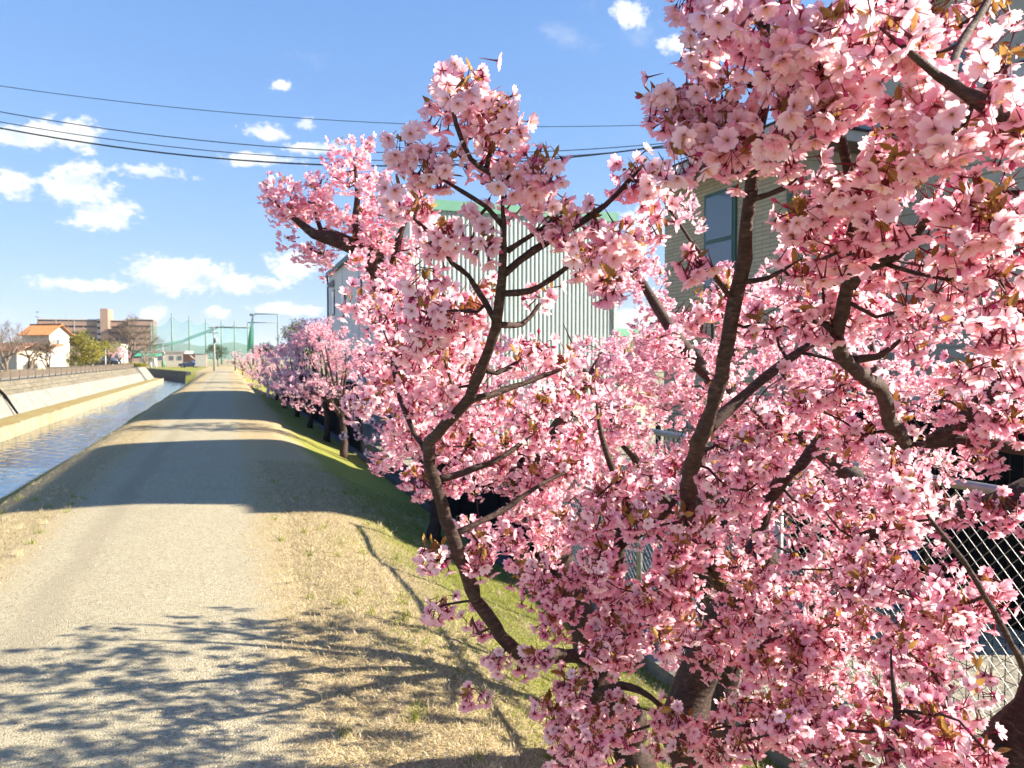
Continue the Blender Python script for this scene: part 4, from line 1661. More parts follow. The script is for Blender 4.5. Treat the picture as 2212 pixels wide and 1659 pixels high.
# tree A: slim limb that sweeps out to the left and up to the highest spray of flowers
ta = Tree('cherry_tree', (1.5, 2.35, gz(1.5, 2.35) - .03), 'pink cherry tree whose bent limb rises to the tallest spray left of centre', 'tree', 'cherry trees close by', seed=3)
tb_ = ta.base
ta.limb('trunk', [tb_, tb_ + Vector((-.12, -.12, .35)), P(1235, 1800, 1.95), P(1262, 1560, 1.75), P(1290, 1430, 1.7)], [.075, .06, .042, .026, .024], .05, 14)
ta.limb('limb', PP((1290, 1430, 1.7), (1200, 1422, 1.62), (1110, 1408, 1.55), (1040, 1310, 1.5), (990, 1200, 1.45), (955, 1090, 1.4), (926, 985, 1.35), (960, 920, 1.3), (1010, 860, 1.25), (1054, 754, 1.18), (1073, 676, 1.13), (1088, 571, 1.09), (1094, 511, 1.08), (1091, 458, 1.07), (1088, 391, 1.06)),
        [0.0148, 0.0141, 0.0127, 0.0118, 0.0111, 0.0108, 0.0104, 0.0090, 0.0084, 0.0077, 0.0071, 0.0064, 0.0057, 0.0053, 0.0047], .025, 12)
ta.limb('limb', PP((1088, 395, 1.06), (1050, 370, 1.055), (1015, 345, 1.05), (985, 270, 1.05), (970, 200, 1.06)), [0.0040, 0.0037, 0.0034, 0.0027, 0.0020], .02, 8)
ta.limb('limb', PP((1088, 395, 1.06), (1115, 375, 1.06), (1150, 360, 1.06)), [0.0040, 0.0034, 0.0027], .02, 8)
ta.limb('limb', PP((1052, 360, 1.055), (1065, 300, 1.06), (1075, 230, 1.07)), [0.0034, 0.0027, 0.0020], .02, 8)
ta.limb('limb', PP((1088, 593, 1.1), (1155, 544, 1.1), (1245, 488, 1.1), (1309, 443, 1.1), (1388, 360, 1.1)), [0.0057, 0.0051, 0.0044, 0.0040, 0.0030], .02, 9)
ta.limb('limb', PP((1084, 634, 1.11), (1144, 623, 1.12), (1193, 600, 1.13), (1261, 552, 1.14)), [0.0047, 0.0040, 0.0037, 0.0027], .02, 8)
ta.limb('limb', PP((1097, 541, 1.09), (1130, 520, 1.1), (1163, 499, 1.1), (1195, 470, 1.1)), [0.0040, 0.0034, 0.0030, 0.0023], .02, 8)
ta.limb('limb', PP((1088, 490, 1.08), (1054, 450, 1.07), (998, 413, 1.06), (940, 380, 1.06)), [0.0040, 0.0034, 0.0027, 0.0020], .02, 8)
ta.limb('limb', PP((1068, 690, 1.14), (1009, 596, 1.13), (975, 567, 1.12), (934, 507, 1.12), (893, 473, 1.12), (912, 440, 1.12)), [0.0040, 0.0037, 0.0034, 0.0030, 0.0023, 0.0014], .02, 8)
ta.limb('limb', PP((1070, 700, 1.14), (1130, 700, 1.2), (1180, 640, 1.22)), [0.0047, 0.0040, 0.0027], .02, 8)
ta.limb('limb', PP((1006, 870, 1.26), (1080, 848, 1.3), (1152, 818, 1.32), (1230, 790, 1.35)), [0.0060, 0.0053, 0.0040, 0.0027], .02, 8)
ta.limb('limb', PP((1040, 790, 1.21), (1073, 805, 1.22), (1129, 773, 1.24)), [0.0047, 0.0040, 0.0027], .02, 8)
ta.limb('limb', PP((948, 1035, 1.38), (997, 1019, 1.4), (1078, 988, 1.42), (1150, 940, 1.45)), [0.0067, 0.0060, 0.0047, 0.0034], .02, 9)
ta.limb('limb', PP((978, 1158, 1.43), (1044, 1122, 1.45), (1098, 1093, 1.48), (1153, 1057, 1.5), (1240, 1010, 1.55)), [0.0060, 0.0053, 0.0047, 0.0040, 0.0027], .02, 9)
ta.limb('limb', PP((930, 1000, 1.35), (880, 900, 1.42), (850, 790, 1.5), (860, 700, 1.55)), [0.0053, 0.0047, 0.0034, 0.0020], .02, 8)
ta.limb('limb', PP((1290, 1430, 1.7), (1318, 1290, 1.66), (1335, 1200, 1.62), (1355, 1090, 1.55), (1320, 1000, 1.5), (1295, 920, 1.48), (1285, 830, 1.46)), [0.0148, 0.0141, 0.0127, 0.0101, 0.0060, 0.0040, 0.0023], .025, 10)
ta.limb('limb', PP((1340, 1180, 1.61), (1420, 1130, 1.5), (1480, 1050, 1.45)), [0.0081, 0.0060, 0.0034], .025, 8)
ta.limb('limb', PP((1275, 1500, 1.72), (1340, 1480, 1.6), (1420, 1520, 1.5), (1480, 1580, 1.45)), [0.0094, 0.0074, 0.0053, 0.0034], .025, 8)
ta.limb('limb', PP((1262, 1560, 1.75), (1220, 1500, 1.6), (1195, 1540, 1.52)), [0.0067, 0.0047, 0.0027], .025, 8)

# tree M: the tall dark stem right of centre
tm = Tree('cherry_tree', (1.62, 1.75, gz(1.62, 1.75) - .03), 'pink cherry tree with the tall dark stem reaching the top edge', 'tree', 'cherry trees close by', seed=5)
q = tm.base
tm.limb('trunk', [q, q + Vector((-.06, .02, .4)), P(1500, 1620, 2.05), P(1545, 1400, 2.05), P(1582, 1296, 2.0), P(1617, 1242, 1.95), P(1640, 1180, 1.9)], [.085, .07, .055, .046, .042, .038, .034], .05, 14)
tm.limb('limb', PP((1582, 1296, 2.0), (1530, 1190, 1.7), (1490, 1080, 1.4), (1510, 960, 1.22), (1540, 870, 1.16), (1575, 730, 1.1), (1610, 560, 1.05), (1640, 330, .98), (1655, 90, .92), (1668, -80, .9)), [0.0218, 0.0174, 0.0136, 0.0119, 0.0106, 0.0096, 0.0090, 0.0080, 0.0071, 0.0065], .025, 12)
tm.limb('limb', PP((1520, 935, 1.2), (1600, 868, 1.22), (1700, 780, 1.26), (1765, 735, 1.3), (1850, 690, 1.35)), [0.0096, 0.0080, 0.0071, 0.0058, 0.0033], .025, 10)
tm.limb('limb', PP((1640, 1180, 1.9), (1684, 1039, 1.8), (1750, 972, 1.75), (1800, 900, 1.7)), [0.0193, 0.0155, 0.0116, 0.0065], .03, 10)
tm.limb('limb', PP((1590, 655, 1.08), (1540, 590, 1.05), (1500, 560, 1.02)), [0.0039, 0.0033, 0.0020], .02, 8)
tm.limb('limb', PP((1632, 400, 1.0), (1590, 330, .98), (1540, 285, .97), (1480, 245, .97), (1425, 205, .98)), [0.0045, 0.0039, 0.0033, 0.0026, 0.0013], .02, 8)
tm.limb('limb', PP((1650, 190, .95), (1610, 185, .95), (1575, 182, .95)), [0.0033, 0.0026, 0.0022], .015, 8)
tm.limb('limb', PP((1655, 60, .92), (1600, 20, .93), (1560, -10, .94)), [0.0039, 0.0033, 0.0020], .02, 8)
tm.limb('limb', PP((1628, 430, 1.0), (1690, 410, .98), (1740, 360, .95)), [0.0039, 0.0033, 0.0020], .02, 8)
tm.limb('limb', PP((1600, 610, 1.06), (1660, 600, 1.05), (1730, 560, 1.02)), [0.0045, 0.0033, 0.0020], .02, 8)
tm.limb('limb', PP((1560, 1250, 1.9), (1480, 1230, 1.6), (1420, 1260, 1.5)), [0.0090, 0.0065, 0.0033], .025, 8)
tm.limb('limb', PP((1545, 1400, 2.05), (1600, 1420, 1.7), (1680, 1380, 1.5), (1740, 1400, 1.42)), [0.0116, 0.0083, 0.0058, 0.0033], .025, 8)
tm.limb('limb', PP((1500, 1600, 2.05), (1580, 1580, 1.6), (1660, 1560, 1.4)), [0.0103, 0.0071, 0.0039], .025, 8)

# tree B: the big trunk passing the lower right corner
tr_ = Tree('cherry_tree', (1.95, .95, gz(1.95, .95) - .03), 'nearest pink cherry tree, its thick trunk in the lower right corner', 'tree', 'cherry trees close by', seed=9)
q = tr_.base
tr_.limb('trunk', [q, q + Vector((-.15, -.02, .45)), P(2120, 1900, 1.35), P(2200, 1640, 1.25), P(2290, 1450, 1.3), P(2330, 1250, 1.4)], [.11, .095, .078, .062, .052, .044], .05, 16)
tr_.limb('limb', PP((2330, 1250, 1.4), (2240, 1060, 1.42), (2113, 1101, 1.45), (1926, 1132, 1.5), (1840, 1160, 1.55)), [0.0275, 0.0206, 0.0179, 0.0138, 0.0083], .03, 12)
tr_.limb('limb', PP((2330, 1250, 1.4), (2300, 1000, 1.3), (2220, 968, 1.28), (2074, 949, 1.3), (2012, 957, 1.33), (1957, 961, 1.35)), [0.0248, 0.0179, 0.0110, 0.0089, 0.0076, 0.0069], .03, 12)
tr_.limb('limb', PP((2012, 957, 1.33), (2070, 918, 1.3), (2129, 859, 1.28), (2190, 800, 1.26)), [0.0124, 0.0138, 0.0138, 0.0124], .03, 10)
tr_.limb('limb', PP((1957, 961, 1.35), (1914, 867, 1.25), (1856, 800, 1.15), (1816, 765, 1.1), (1836, 648, 1.02), (1844, 519, .96), (1852, 469, .94), (1885, 435, .92), (1925, 398, .9)), [0.0113, 0.0107, 0.0100, 0.0093, 0.0083, 0.0069, 0.0055, 0.0044, 0.0028], .02, 11)
tr_.limb('limb', PP((1836, 620, 1.0), (1867, 578, .98), (1934, 547, .96), (1980, 504, .94), (2035, 437, .93)), [0.0069, 0.0072, 0.0066, 0.0055, 0.0035], .02, 10)
tr_.limb('limb', PP((1818, 740, 1.08), (1780, 700, 1.06), (1740, 690, 1.05)), [0.0055, 0.0041, 0.0028], .02, 8)
tr_.limb('limb', PP((1830, 780, 1.12), (1900, 770, 1.12), (1960, 720, 1.1)), [0.0061, 0.0048, 0.0028], .02, 8)
tr_.limb('limb', PP((2300, 1000, 1.3), (2330, 600, 1.1), (2250, 330, .85), (2150, 240, .74), (2074, 199, .72), (1965, 129, .70), (1900, 60, .70)), [0.0206, 0.0138, 0.0089, 0.0076, 0.0066, 0.0055, 0.0035], .025, 11)
tr_.limb('limb', PP((2150, 240, .74), (2059, 172, .78), (2082, 98, .85), (2133, 0, .9), (2150, -70, .92)), [0.0055, 0.0048, 0.0044, 0.0041, 0.0028], .02, 9)
tr_.limb('limb', PP((1852, 469, .94), (1820, 296, .88), (1789, 219, .85), (1760, 120, .83)), [0.0055, 0.0059, 0.0048, 0.0028], .02, 9)
tr_.limb('limb', PP((2215, 1640, 1.22), (2225, 1500, 1.16), (2191, 1394, 1.12), (2133, 1288, 1.1), (2078, 1210, 1.08), (2028, 1148, 1.07), (1965, 1070, 1.06)), [0.0049, 0.0047, 0.0043, 0.0040, 0.0035, 0.0031, 0.0021], .02, 8)
tr_.limb('limb', PP((2200, 1640, 1.25), (2120, 1600, 1.2), (2010, 1560, 1.2), (1900, 1500, 1.22)), [0.0096, 0.0069, 0.0055, 0.0035], .02, 8)
tr_.limb('limb', PP((2130, 1840, 1.3), (2020, 1740, 1.2), (1950, 1600, 1.18), (1930, 1480, 1.18), (1925, 1400, 1.2)), [0.0083, 0.0069, 0.0048, 0.0035, 0.0021], .02, 8)
tr_.limb('limb', PP((2120, 1880, 1.33), (1900, 1760, 1.25), (1760, 1640, 1.22), (1700, 1560, 1.24)), [0.0089, 0.0069, 0.0048, 0.0028], .02, 8)

SA = [(985, 225, 42, 45, 1.03, 1.10, 4), (1070, 255, 35, 50, 1.03, 1.10, 4), (1060, 320, 40, 30, 1.03, 1.09, 2), (945, 370, 35, 30, 1.03, 1.10, 3), (1158, 375, 22, 24, 1.03, 1.09, 2),
      (945, 535, 45, 40, 1.1, 1.2, 3), (1025, 505, 25, 40, 1.02, 1.08, 2), (965, 650, 75, 50, 1.1, 1.25, 6), (1325, 535, 45, 35, 1.06, 1.15, 4), (1195, 475, 20, 12, 1.08, 1.12, 1), (1380, 390, 32, 26, 1.06, 1.13, 3),
      (870, 690, 85, 90, 1.35, 1.7, 10), (1000, 745, 110, 70, 1.2, 1.5, 9), (1190, 770, 70, 40, 1.3, 1.5, 4), (850, 860, 70, 80, 1.35, 1.7, 8), (1000, 900, 120, 70, 1.4, 1.8, 9), (1180, 900, 110, 70, 1.4, 1.8, 9),
      (890, 1035, 42, 25, 1.42, 1.58, 3), (1060, 1000, 90, 50, 1.5, 1.9, 6), (925, 1200, 40, 30, 1.4, 1.5, 3), (1065, 1195, 50, 35, 1.4, 1.5, 3), (960, 1298, 38, 28, 1.5, 1.58, 2), (1045, 1350, 35, 30, 1.5, 1.6, 2), (1078, 1425, 14, 10, 1.52, 1.56, 1),
      (1250, 1300, 120, 70, 1.35, 1.6, 11), (1360, 1395, 90, 50, 1.35, 1.6, 6), (1180, 1245, 70, 45, 1.45, 1.7, 4), (1400, 1080, 140, 100, 1.3, 1.65, 14), (1250, 1060, 110, 70, 1.5, 1.85, 7), (1260, 1490, 60, 50, 1.4, 1.6, 5), (1225, 1590, 40, 45, 1.4, 1.6, 3), (1400, 1570, 110, 80, 1.4, 1.75, 10), (1310, 1600, 60, 50, 1.3, 1.5, 5), (1360, 1240, 110, 70, 1.35, 1.6, 8), (1420, 1350, 80, 50, 1.4, 1.6, 5), (1200, 1000, 90, 50, 1.5, 1.8, 5)]
SB = [(1475, 245, 70, 38, .95, 1.03, 6), (1555, 285, 55, 25, .92, 1.0, 4), (1580, 75, 55, 55, .88, 1.0, 5), (1530, 110, 25, 25, .9, .98, 1), (1750, 110, 110, 90, .78, .95, 9), (1900, 55, 100, 50, .75, .92, 6), (1740, 225, 80, 55, .78, .9, 4), (1850, 180, 60, 50, .78, .9, 3),
      (2050, 285, 90, 70, .70, .82, 5), (2160, 210, 60, 80, .72, .88, 4), (2120, 60, 60, 50, .9, 1.05, 3), (1740, 430, 80, 55, .88, 1.02, 5), (1900, 400, 90, 60, .82, .96, 5), (2080, 430, 110, 80, .82, 1.0, 7), (1760, 560, 100, 75, .95, 1.15, 8), (1950, 520, 90, 60, .9, 1.05, 5), (2110, 570, 100, 75, .88, 1.1, 7),
      (1600, 670, 50, 60, 1.05, 1.3, 4), (1800, 690, 140, 65, 1.05, 1.3, 10), (2050, 690, 140, 70, 1.0, 1.3, 9), (2195, 730, 35, 90, .78, .9, 3), (1700, 850, 140, 65, 1.25, 1.6, 10), (1950, 830, 170, 65, 1.25, 1.6, 11), (2185, 830, 50, 60, 1.05, 1.25, 3),
      (1560, 1010, 110, 65, 1.25, 1.5, 9), (1750, 1100, 140, 90, 1.5, 1.9, 10), (1940, 1030, 100, 60, 1.35, 1.7, 7), (2100, 930, 60, 40, 1.2, 1.3, 2), (1960, 1110, 50, 50, 1.03, 1.15, 4), (1490, 1200, 110, 80, 1.35, 1.6, 9), (1650, 1230, 80, 60, 1.5, 1.8, 5), (1800, 1250, 140, 80, 1.6, 2.0, 9), (2150, 1105, 45, 30, 1.25, 1.32, 3), (1980, 1250, 80, 55, 1.25, 1.5, 5), (2080, 1330, 60, 45, 1.1, 1.25, 3),
      (1600, 1390, 110, 70, 1.35, 1.7, 9), (1800, 1420, 130, 75, 1.4, 1.8, 9), (1980, 1430, 85, 60, 1.15, 1.4, 6), (2170, 1300, 40, 70, 1.12, 1.25, 3), (1600, 1570, 130, 80, 1.25, 1.6, 10), (1800, 1590, 130, 70, 1.15, 1.4, 9), (2000, 1600, 110, 60, 1.1, 1.35, 7), (2130, 1610, 40, 40, 1.0, 1.15, 2),
      (1700, 1330, 100, 60, 1.4, 1.7, 6), (1850, 1330, 80, 50, 1.5, 1.8, 5), (1720, 1490, 90, 60, 1.35, 1.6, 6), (1900, 1180, 70, 40, 1.4, 1.6, 4), (1680, 970, 90, 50, 1.35, 1.6, 5), (1880, 930, 80, 40, 1.35, 1.6, 4),
      # the crown goes on past the frame
      (1650, -110, 120, 70, .85, 1.0, 6), (1900, -120, 140, 90, .75, 1.0, 8), (2140, -110, 100, 80, .85, 1.1, 5), (2290, 240, 50, 150, .8, 1.0, 3), (2290, 640, 50, 150, .95, 1.2, 3), (2290, 1150, 50, 120, 1.2, 1.4, 2), (1400, 1760, 150, 80, 1.4, 1.8, 6), (1750, 1770, 200, 80, 1.2, 1.5, 7)]
spurs = ell(SA + SB, rng0)
pool = [ta, tm, tr_]
own = [[], [], []]
allN = [np.array(t.nodes) for t in pool]
for s in spurs:
    own[int(np.argmin([np.min(np.linalg.norm(N - s, axis=1)) for N in allN]))].append(s)
for t, sp in zip(pool, own):
    t.twigs(sp)
    t.finish_twigs()
    # short spurs straight on the wood as well
    extra = [sp[i] + np.clip(t.rng.normal(size=3), -1.3, 1.3) * .045 for i in t.rng.integers(0, len(sp), int(len(sp) * (.45 if t is ta else .7)))]
    t.flowers(sp + extra + t.tips, 13, KIT_MID, .0124, .026, n_single=295)

# tree C (behind, left) and tree D (behind, right)
tc_ = Tree('cherry_tree', (2.0, 3.5, gz(2.0, 3.5) - .03), 'pink cherry tree behind, its long dark limb pointing left against the sky', 'tree', 'cherry trees close by', seed=13)
q = tc_.base
tc_.limb('trunk', [q, q + Vector((-.1, 0, .4)), P(1300, 1500, 3.6), P(1230, 1280, 3.4), P(1150, 1100, 3.2)], [.10, .085, .07, .06, .05], .06, 12)
tc_.limb('limb', PP((1150, 1100, 3.2), (1020, 920, 3.05), (900, 720, 2.9), (820, 590, 2.8), (775, 545, 2.72), (720, 528, 2.7), (680, 512, 2.7), (620, 460, 2.7), (575, 425, 2.7)), [.048, .044, .04, .038, .032, .026, .018, .010, .005], .05, 11)
tc_.limb('limb', PP((800, 565, 2.78), (770, 500, 2.72), (775, 420, 2.7), (765, 340, 2.7)), [.02, .014, .009, .004], .04, 9)
tc_.limb('limb', PP((840, 620, 2.82), (860, 520, 2.75), (890, 440, 2.72)), [.018, .012, .005], .04, 9)
tc_.limb('limb', PP((700, 520, 2.7), (680, 440, 2.72), (700, 375, 2.74)), [.010, .006, .003], .04, 8)
tc_.limb('limb', PP((900, 720, 2.9), (850, 760, 2.8), (820, 850, 2.7)), [.02, .012, .006], .04, 8)
tc_.limb('limb', PP((1150, 1100, 3.2), (1180, 960, 3.0), (1250, 860, 2.9), (1300, 760, 2.9)), [.04, .03, .018, .008], .04, 9)
tc_.limb('limb', PP((1230, 1280, 3.4), (1100, 1180, 3.0), (1000, 1150, 2.8)), [.03, .018, .008], .04, 9)
td = Tree('cherry_tree', (2.75, 2.7, gz(2.75, 2.7) - .03), 'pink cherry tree at the back on the right, against the chain link fence', 'tree', 'cherry trees close by', seed=17)
q = td.base
td.limb('trunk', [q, q + Vector((0, .05, .45)), P(1738, 1421, 3.2), P(1816, 1359, 3.15), P(1856, 1273, 3.1), P(1895, 1200, 3.1)], [.11, .09, .07, .06, .055, .05], .06, 12)
td.limb('limb', PP((1895, 1200, 3.1), (1850, 1050, 3.1), (1700, 930, 3.1), (1560, 830, 3.05), (1470, 740, 3.0), (1430, 689, 3.0), (1408, 648, 3.0), (1389, 613, 3.0), (1371, 593, 3.0), (1327, 584, 3.0), (1296, 568, 3.0)), [.045, .04, .034, .028, .024, .02, .018, .015, .012, .008, .004], .05, 10)
td.limb('limb', PP((1895, 1200, 3.1), (1960, 1000, 3.2), (1900, 850, 3.3), (1880, 720, 3.4)), [.04, .03, .02, .01], .05, 9)
td.limb('limb', PP((1560, 830, 3.05), (1600, 720, 3.1), (1560, 620, 3.1), (1480, 500, 3.1), (1430, 430, 3.0)), [.022, .016, .011, .007, .004], .05, 8)
td.limb('limb', PP((1960, 1000, 3.2), (2080, 900, 3.2), (2180, 800, 3.2)), [.025, .018, .008], .05, 8)
td.limb('limb', PP((1816, 1359, 3.15), (1700, 1260, 2.9), (1580, 1200, 2.8)), [.03, .018, .008], .05, 8)
td.limb('limb', PP((1371, 593, 3.0), (1390, 545, 3.0), (1385, 500, 3.0)), [.008, .006, .003], .04, 7)
SCc = [(640, 435, 75, 40, 2.62, 2.85, 18), (770, 365, 52, 48, 2.62, 2.85, 12), (735, 480, 80, 40, 2.6, 2.85, 16), (860, 440, 70, 50, 2.62, 2.9, 15), (840, 540, 80, 45, 2.6, 2.9, 15), (690, 545, 40, 18, 2.6, 2.75, 5), (850, 640, 75, 70, 2.4, 3.0, 20), (900, 790, 120, 110, 2.4, 3.2, 34), (1060, 900, 190, 110, 2.4, 3.2, 44), (900, 960, 90, 55, 2.5, 3.0, 14), (1150, 1010, 180, 110, 2.4, 3.2, 40), (1120, 1150, 130, 60, 2.5, 3.0, 16), (1300, 880, 80, 70, 2.5, 3.1, 14), (1060, 770, 120, 50, 2.5, 3.0, 10)]
SDd = [(1455, 440, 45, 25, 2.85, 3.2, 6), (1370, 560, 70, 45, 2.85, 3.2, 10), (1330, 600, 45, 25, 2.85, 3.1, 5), (1400, 700, 55, 45, 2.85, 3.2, 9), (1340, 770, 110, 55, 2.8, 3.5, 20), (1545, 610, 50, 45, 3.0, 3.4, 5), (1480, 800, 150, 90, 2.7, 3.5, 38), (1700, 720, 180, 100, 2.9, 3.7, 34), (1950, 770, 230, 100, 2.9, 3.7, 34), (1500, 960, 230, 110, 2.9, 3.6, 44), (1880, 980, 260, 100, 2.9, 3.6, 40), (1700, 1150, 230, 110, 2.9, 3.5, 36), (1600, 1350, 230, 110, 2.6, 3.3, 34), (1850, 1460, 200, 100, 2.6, 3.2, 18), (1700, 1600, 250, 80, 2.6, 3.1, 16), (2100, 880, 100, 60, 2.9, 3.4, 8)]
for t, spec in ((tc_, SCc), (td, SDd)):
    sp = ell(spec, rng0)
    cen, ext, cnt = ((2.0, 3.7, 1.55), (.8, .8, .75), 60) if t is tc_ else ((2.75, 3.0, 1.6), (.85, .8, .85), 90)
    while cnt:          # the side turned away from the camera
        u = rng0.uniform(-1, 1, 3)
        p = np.array(cen) + u * np.array(ext)
        w = Vector(p) - CAM
        dep = w.dot(FWD)
        uu, vv_ = w.dot(RIGHT) / dep * FPX + CX, CY - w.dot(UP) / dep * FPX
        if u.dot(u) > 1 or uu < 1230 or vv_ < 720 or (uu > 2040 and vv_ > 950):
            continue
        sp.append(p)
        cnt -= 1
    t.twigs(sp, r0=.0026, k=.011, step=.06, sides=4)
    t.finish_twigs()
    extra = [sp[i] + np.clip(t.rng.normal(size=3), -1.3, 1.3) * .05 for i in t.rng.integers(0, len(sp), int(len(sp) * .9))]
    t.flowers(sp + extra, 14, KIT_LOW, .0131, .030, n_single=140, leaves=3.0)

# tree E: fills the back of the grove and throws the broken shadow over the path
te = Tree('cherry_tree', (2.9, 4.1, gz(2.9, 4.1) - .03), 'farthest pink cherry tree of the close grove, deep among the others', 'tree', 'cherry trees close by', seed=23)
q = te.base
te.limb('trunk', [q, q + Vector((.05, -.05, .5)), q + Vector((.0, .0, 1.0)), q + Vector((-.1, .05, 1.5))], [.10, .085, .075, .06], .06, 12)
for dx, dy, dz in ((-1.2, -.3, 2.9), (.3, .5, 3.3), (1.0, -.2, 2.7), (-.5, -.9, 2.6), (-.9, .6, 2.5), (.6, -.9, 2.4)):
    te.limb('limb', [q + Vector((-.1, .05, 1.5)), q + Vector((dx * .4 - .1, dy * .4, 1.2 + (dz - 1.2) * .5)), q + Vector((dx * .8, dy * .8, dz * .85)), q + Vector((dx, dy, dz))], [.045, .03, .016, .006], .06, 8)
rr = np.random.default_rng(31)
sp = []
while len(sp) < 240:
    u = rr.uniform(-1, 1, 3)
    if u.dot(u) > 1 or u.dot(u) < .12:
        continue
    p = np.array(q) + np.array([u[0] * 1.55 - .1, u[1] * 1.15 - .1, 2.35 + u[2] * 1.05])
    v = Vector(p) - CAM
    dep = v.dot(FWD)
    uu, vv_ = v.dot(RIGHT) / dep * FPX + CX, CY - v.dot(UP) / dep * FPX
    if uu < 1290 and vv_ < 760:
        continue
    if 1250 < uu < 1520 and vv_ < 520:
        continue
    sp.append(p)
te.twigs(sp, r0=.003, k=.010, step=.08, sides=4)
te.finish_twigs()
te.flowers(sp + [s + rr.normal(size=3) * .06 for s in sp[:120]], 11, KIT_LOW, .021, .034, leaves=1.2)


# ------------------------------------------------------------------ trees along the path
def crown_tree(name, base, h, cr, seed, n, per, kit, size, stalk, label, cat='tree', group=None, lean=(0, 0), trunk_r=.09, mats=None, dens_lo=.35, leaves=0.0, squash=.85, tint=.3, low=False):
    t = Tree(name, base, label, cat, group, seed=seed)
    rng = t.rng
    b = t.base
    th = h * .30
    top = b + Vector((lean[0] * .4, lean[1] * .4, th))
    t.limb('trunk', [b, b + Vector((rng.uniform(-.05, .05), rng.uniform(-.05, .05), th * .5)), top], [trunk_r * 1.25, trunk_r, trunk_r * .85], .12, 9)
    lumps = []
    nl = 6
    for k in range(nl):
        a = 2 * math.pi * (k + rng.uniform(-.3, .3)) / nl
        rr_ = cr * rng.uniform(.45, .72)
        e = b + Vector((math.cos(a) * rr_ + lean[0], math.sin(a) * rr_ + lean[1], h * (rng.uniform(.18 if low is True else low, .8) if low else rng.uniform(.55, .86))))
        md = top.lerp(e, .5) + Vector((0, 0, h * .04))
        t.limb('limb', [top, md, e], [trunk_r * .6, trunk_r * .38, trunk_r * .12], .12, 6)
        lumps.append((np.array(e), cr * rng.uniform(.38, .55)))
    for k in range(3):
        e = b + Vector((lean[0] + rng.uniform(-.4, .4) * cr, lean[1] + rng.uniform(-.4, .4) * cr, h * rng.uniform(.88, 1.02)))
        t.limb('limb', [top, top.lerp(e, .5), e], [trunk_r * .5, trunk_r * .3, trunk_r * .08], .12, 6)
        lumps.append((np.array(e) - np.array([0, 0, cr * .15]), cr * rng.uniform(.25, .42)))
    sp_ = []
    while len(sp_) < n:
        c, r_ = lumps[rng.integers(0, len(lumps))]
        u = rng.normal(size=3); u /= np.linalg.norm(u)
        p_ = c + u * r_ * rng.uniform(.35, 1.0) ** .6 * np.array([1, 1, squash])
        if p_[2] > b.z + h * dens_lo:
            sp_.append(p_)
    t.twigs(sp_, r0=.004, k=.010, step=.16, sides=3, maxr=.03)
    t.finish_twigs()
    if mats is None:
        t.flowers(sp_, per, kit, size, stalk, buds=0, leaves=leaves, tint_mu=tint, leaf_len=.05)
    else:
        N = n * per
        c = np.repeat(np.array(sp_), per, 0)
        d = rng.normal(size=(N, 3)); d /= np.linalg.norm(d, axis=1, keepdims=True)
        pos = c + d * stalk * rng.uniform(.2, 1.2, (N, 1)) - np.array(b)
        batch('crown', kit, pos, d + rng.normal(size=(N, 3)) * .5 + np.array([0, 0, -.2]), size * rng.uniform(.6, 1.3, N), rng.random(N), mats, t.root, rng)
    return t


row = [  # y, x, height, crown radius, spurs, label
    (10.6, 2.75, 3.0, 1.25, 170, 'small shaded cherry tree at the foot of the slope beside the short screen'),
    (21.6, 3.0, 3.9, 1.45, 330, 'pink cherry tree nearest along the black screen, widest in the row'),
    (25.5, 3.0, 4.1, 1.35, 300, 'second cherry tree of the row beyond, half in shade'),
    (31.0, 3.0, 3.8, 1.35, 230, 'third cherry tree of the row along the black screen'),
    (37.0, 3.0, 3.7, 1.4, 190, 'fourth cherry tree of the row along the black screen'),
    (44.0, 2.95, 3.5, 1.5, 150, 'fifth cherry tree of the row along the black screen'),
    (52.0, 2.95, 3.5, 1.5, 120, 'sixth cherry tree of the row along the black screen'),
    (62.0, 2.9, 3.5, 1.6, 100, 'seventh cherry tree of the row, just past the black screen'),
    (75.0, 2.8, 3.4, 1.7, 90, 'eighth cherry tree of the row, small in the distance'),
    (92.0, 2.7, 3.3, 1.8, 80, 'ninth cherry tree of the row, tiny beside the vanishing path'),
    (114.0, 2.0, 3.3, 2.0, 70, 'tenth cherry tree of the row, right of the path end'),
    (138.0, 1.2, 3.4, 2.3, 70, 'last cherry tree of the row, right behind the path end')]
for i, (y, x, h_, cr, n, lab) in enumerate(row):
    sc_ = .021 if y < 20 else (.030 if y < 35 else .042)
    crown_tree('cherry_tree', (x, y, gz(x, y) - .04), h_, cr, 40 + i, n, 12, KIT_LOW if y < 24 else KIT_TINY, sc_, .075 if y > 20 else .05, lab, group='cherry row along the path', lean=(-.15, 0), leaves=.6, dens_lo=.17, tint=.42 if y > 12 else .35, low=.30)

# across the canal
def at(px_, d, z):
    p = P(px_, 775, d)
    return (p.x, p.y, z)


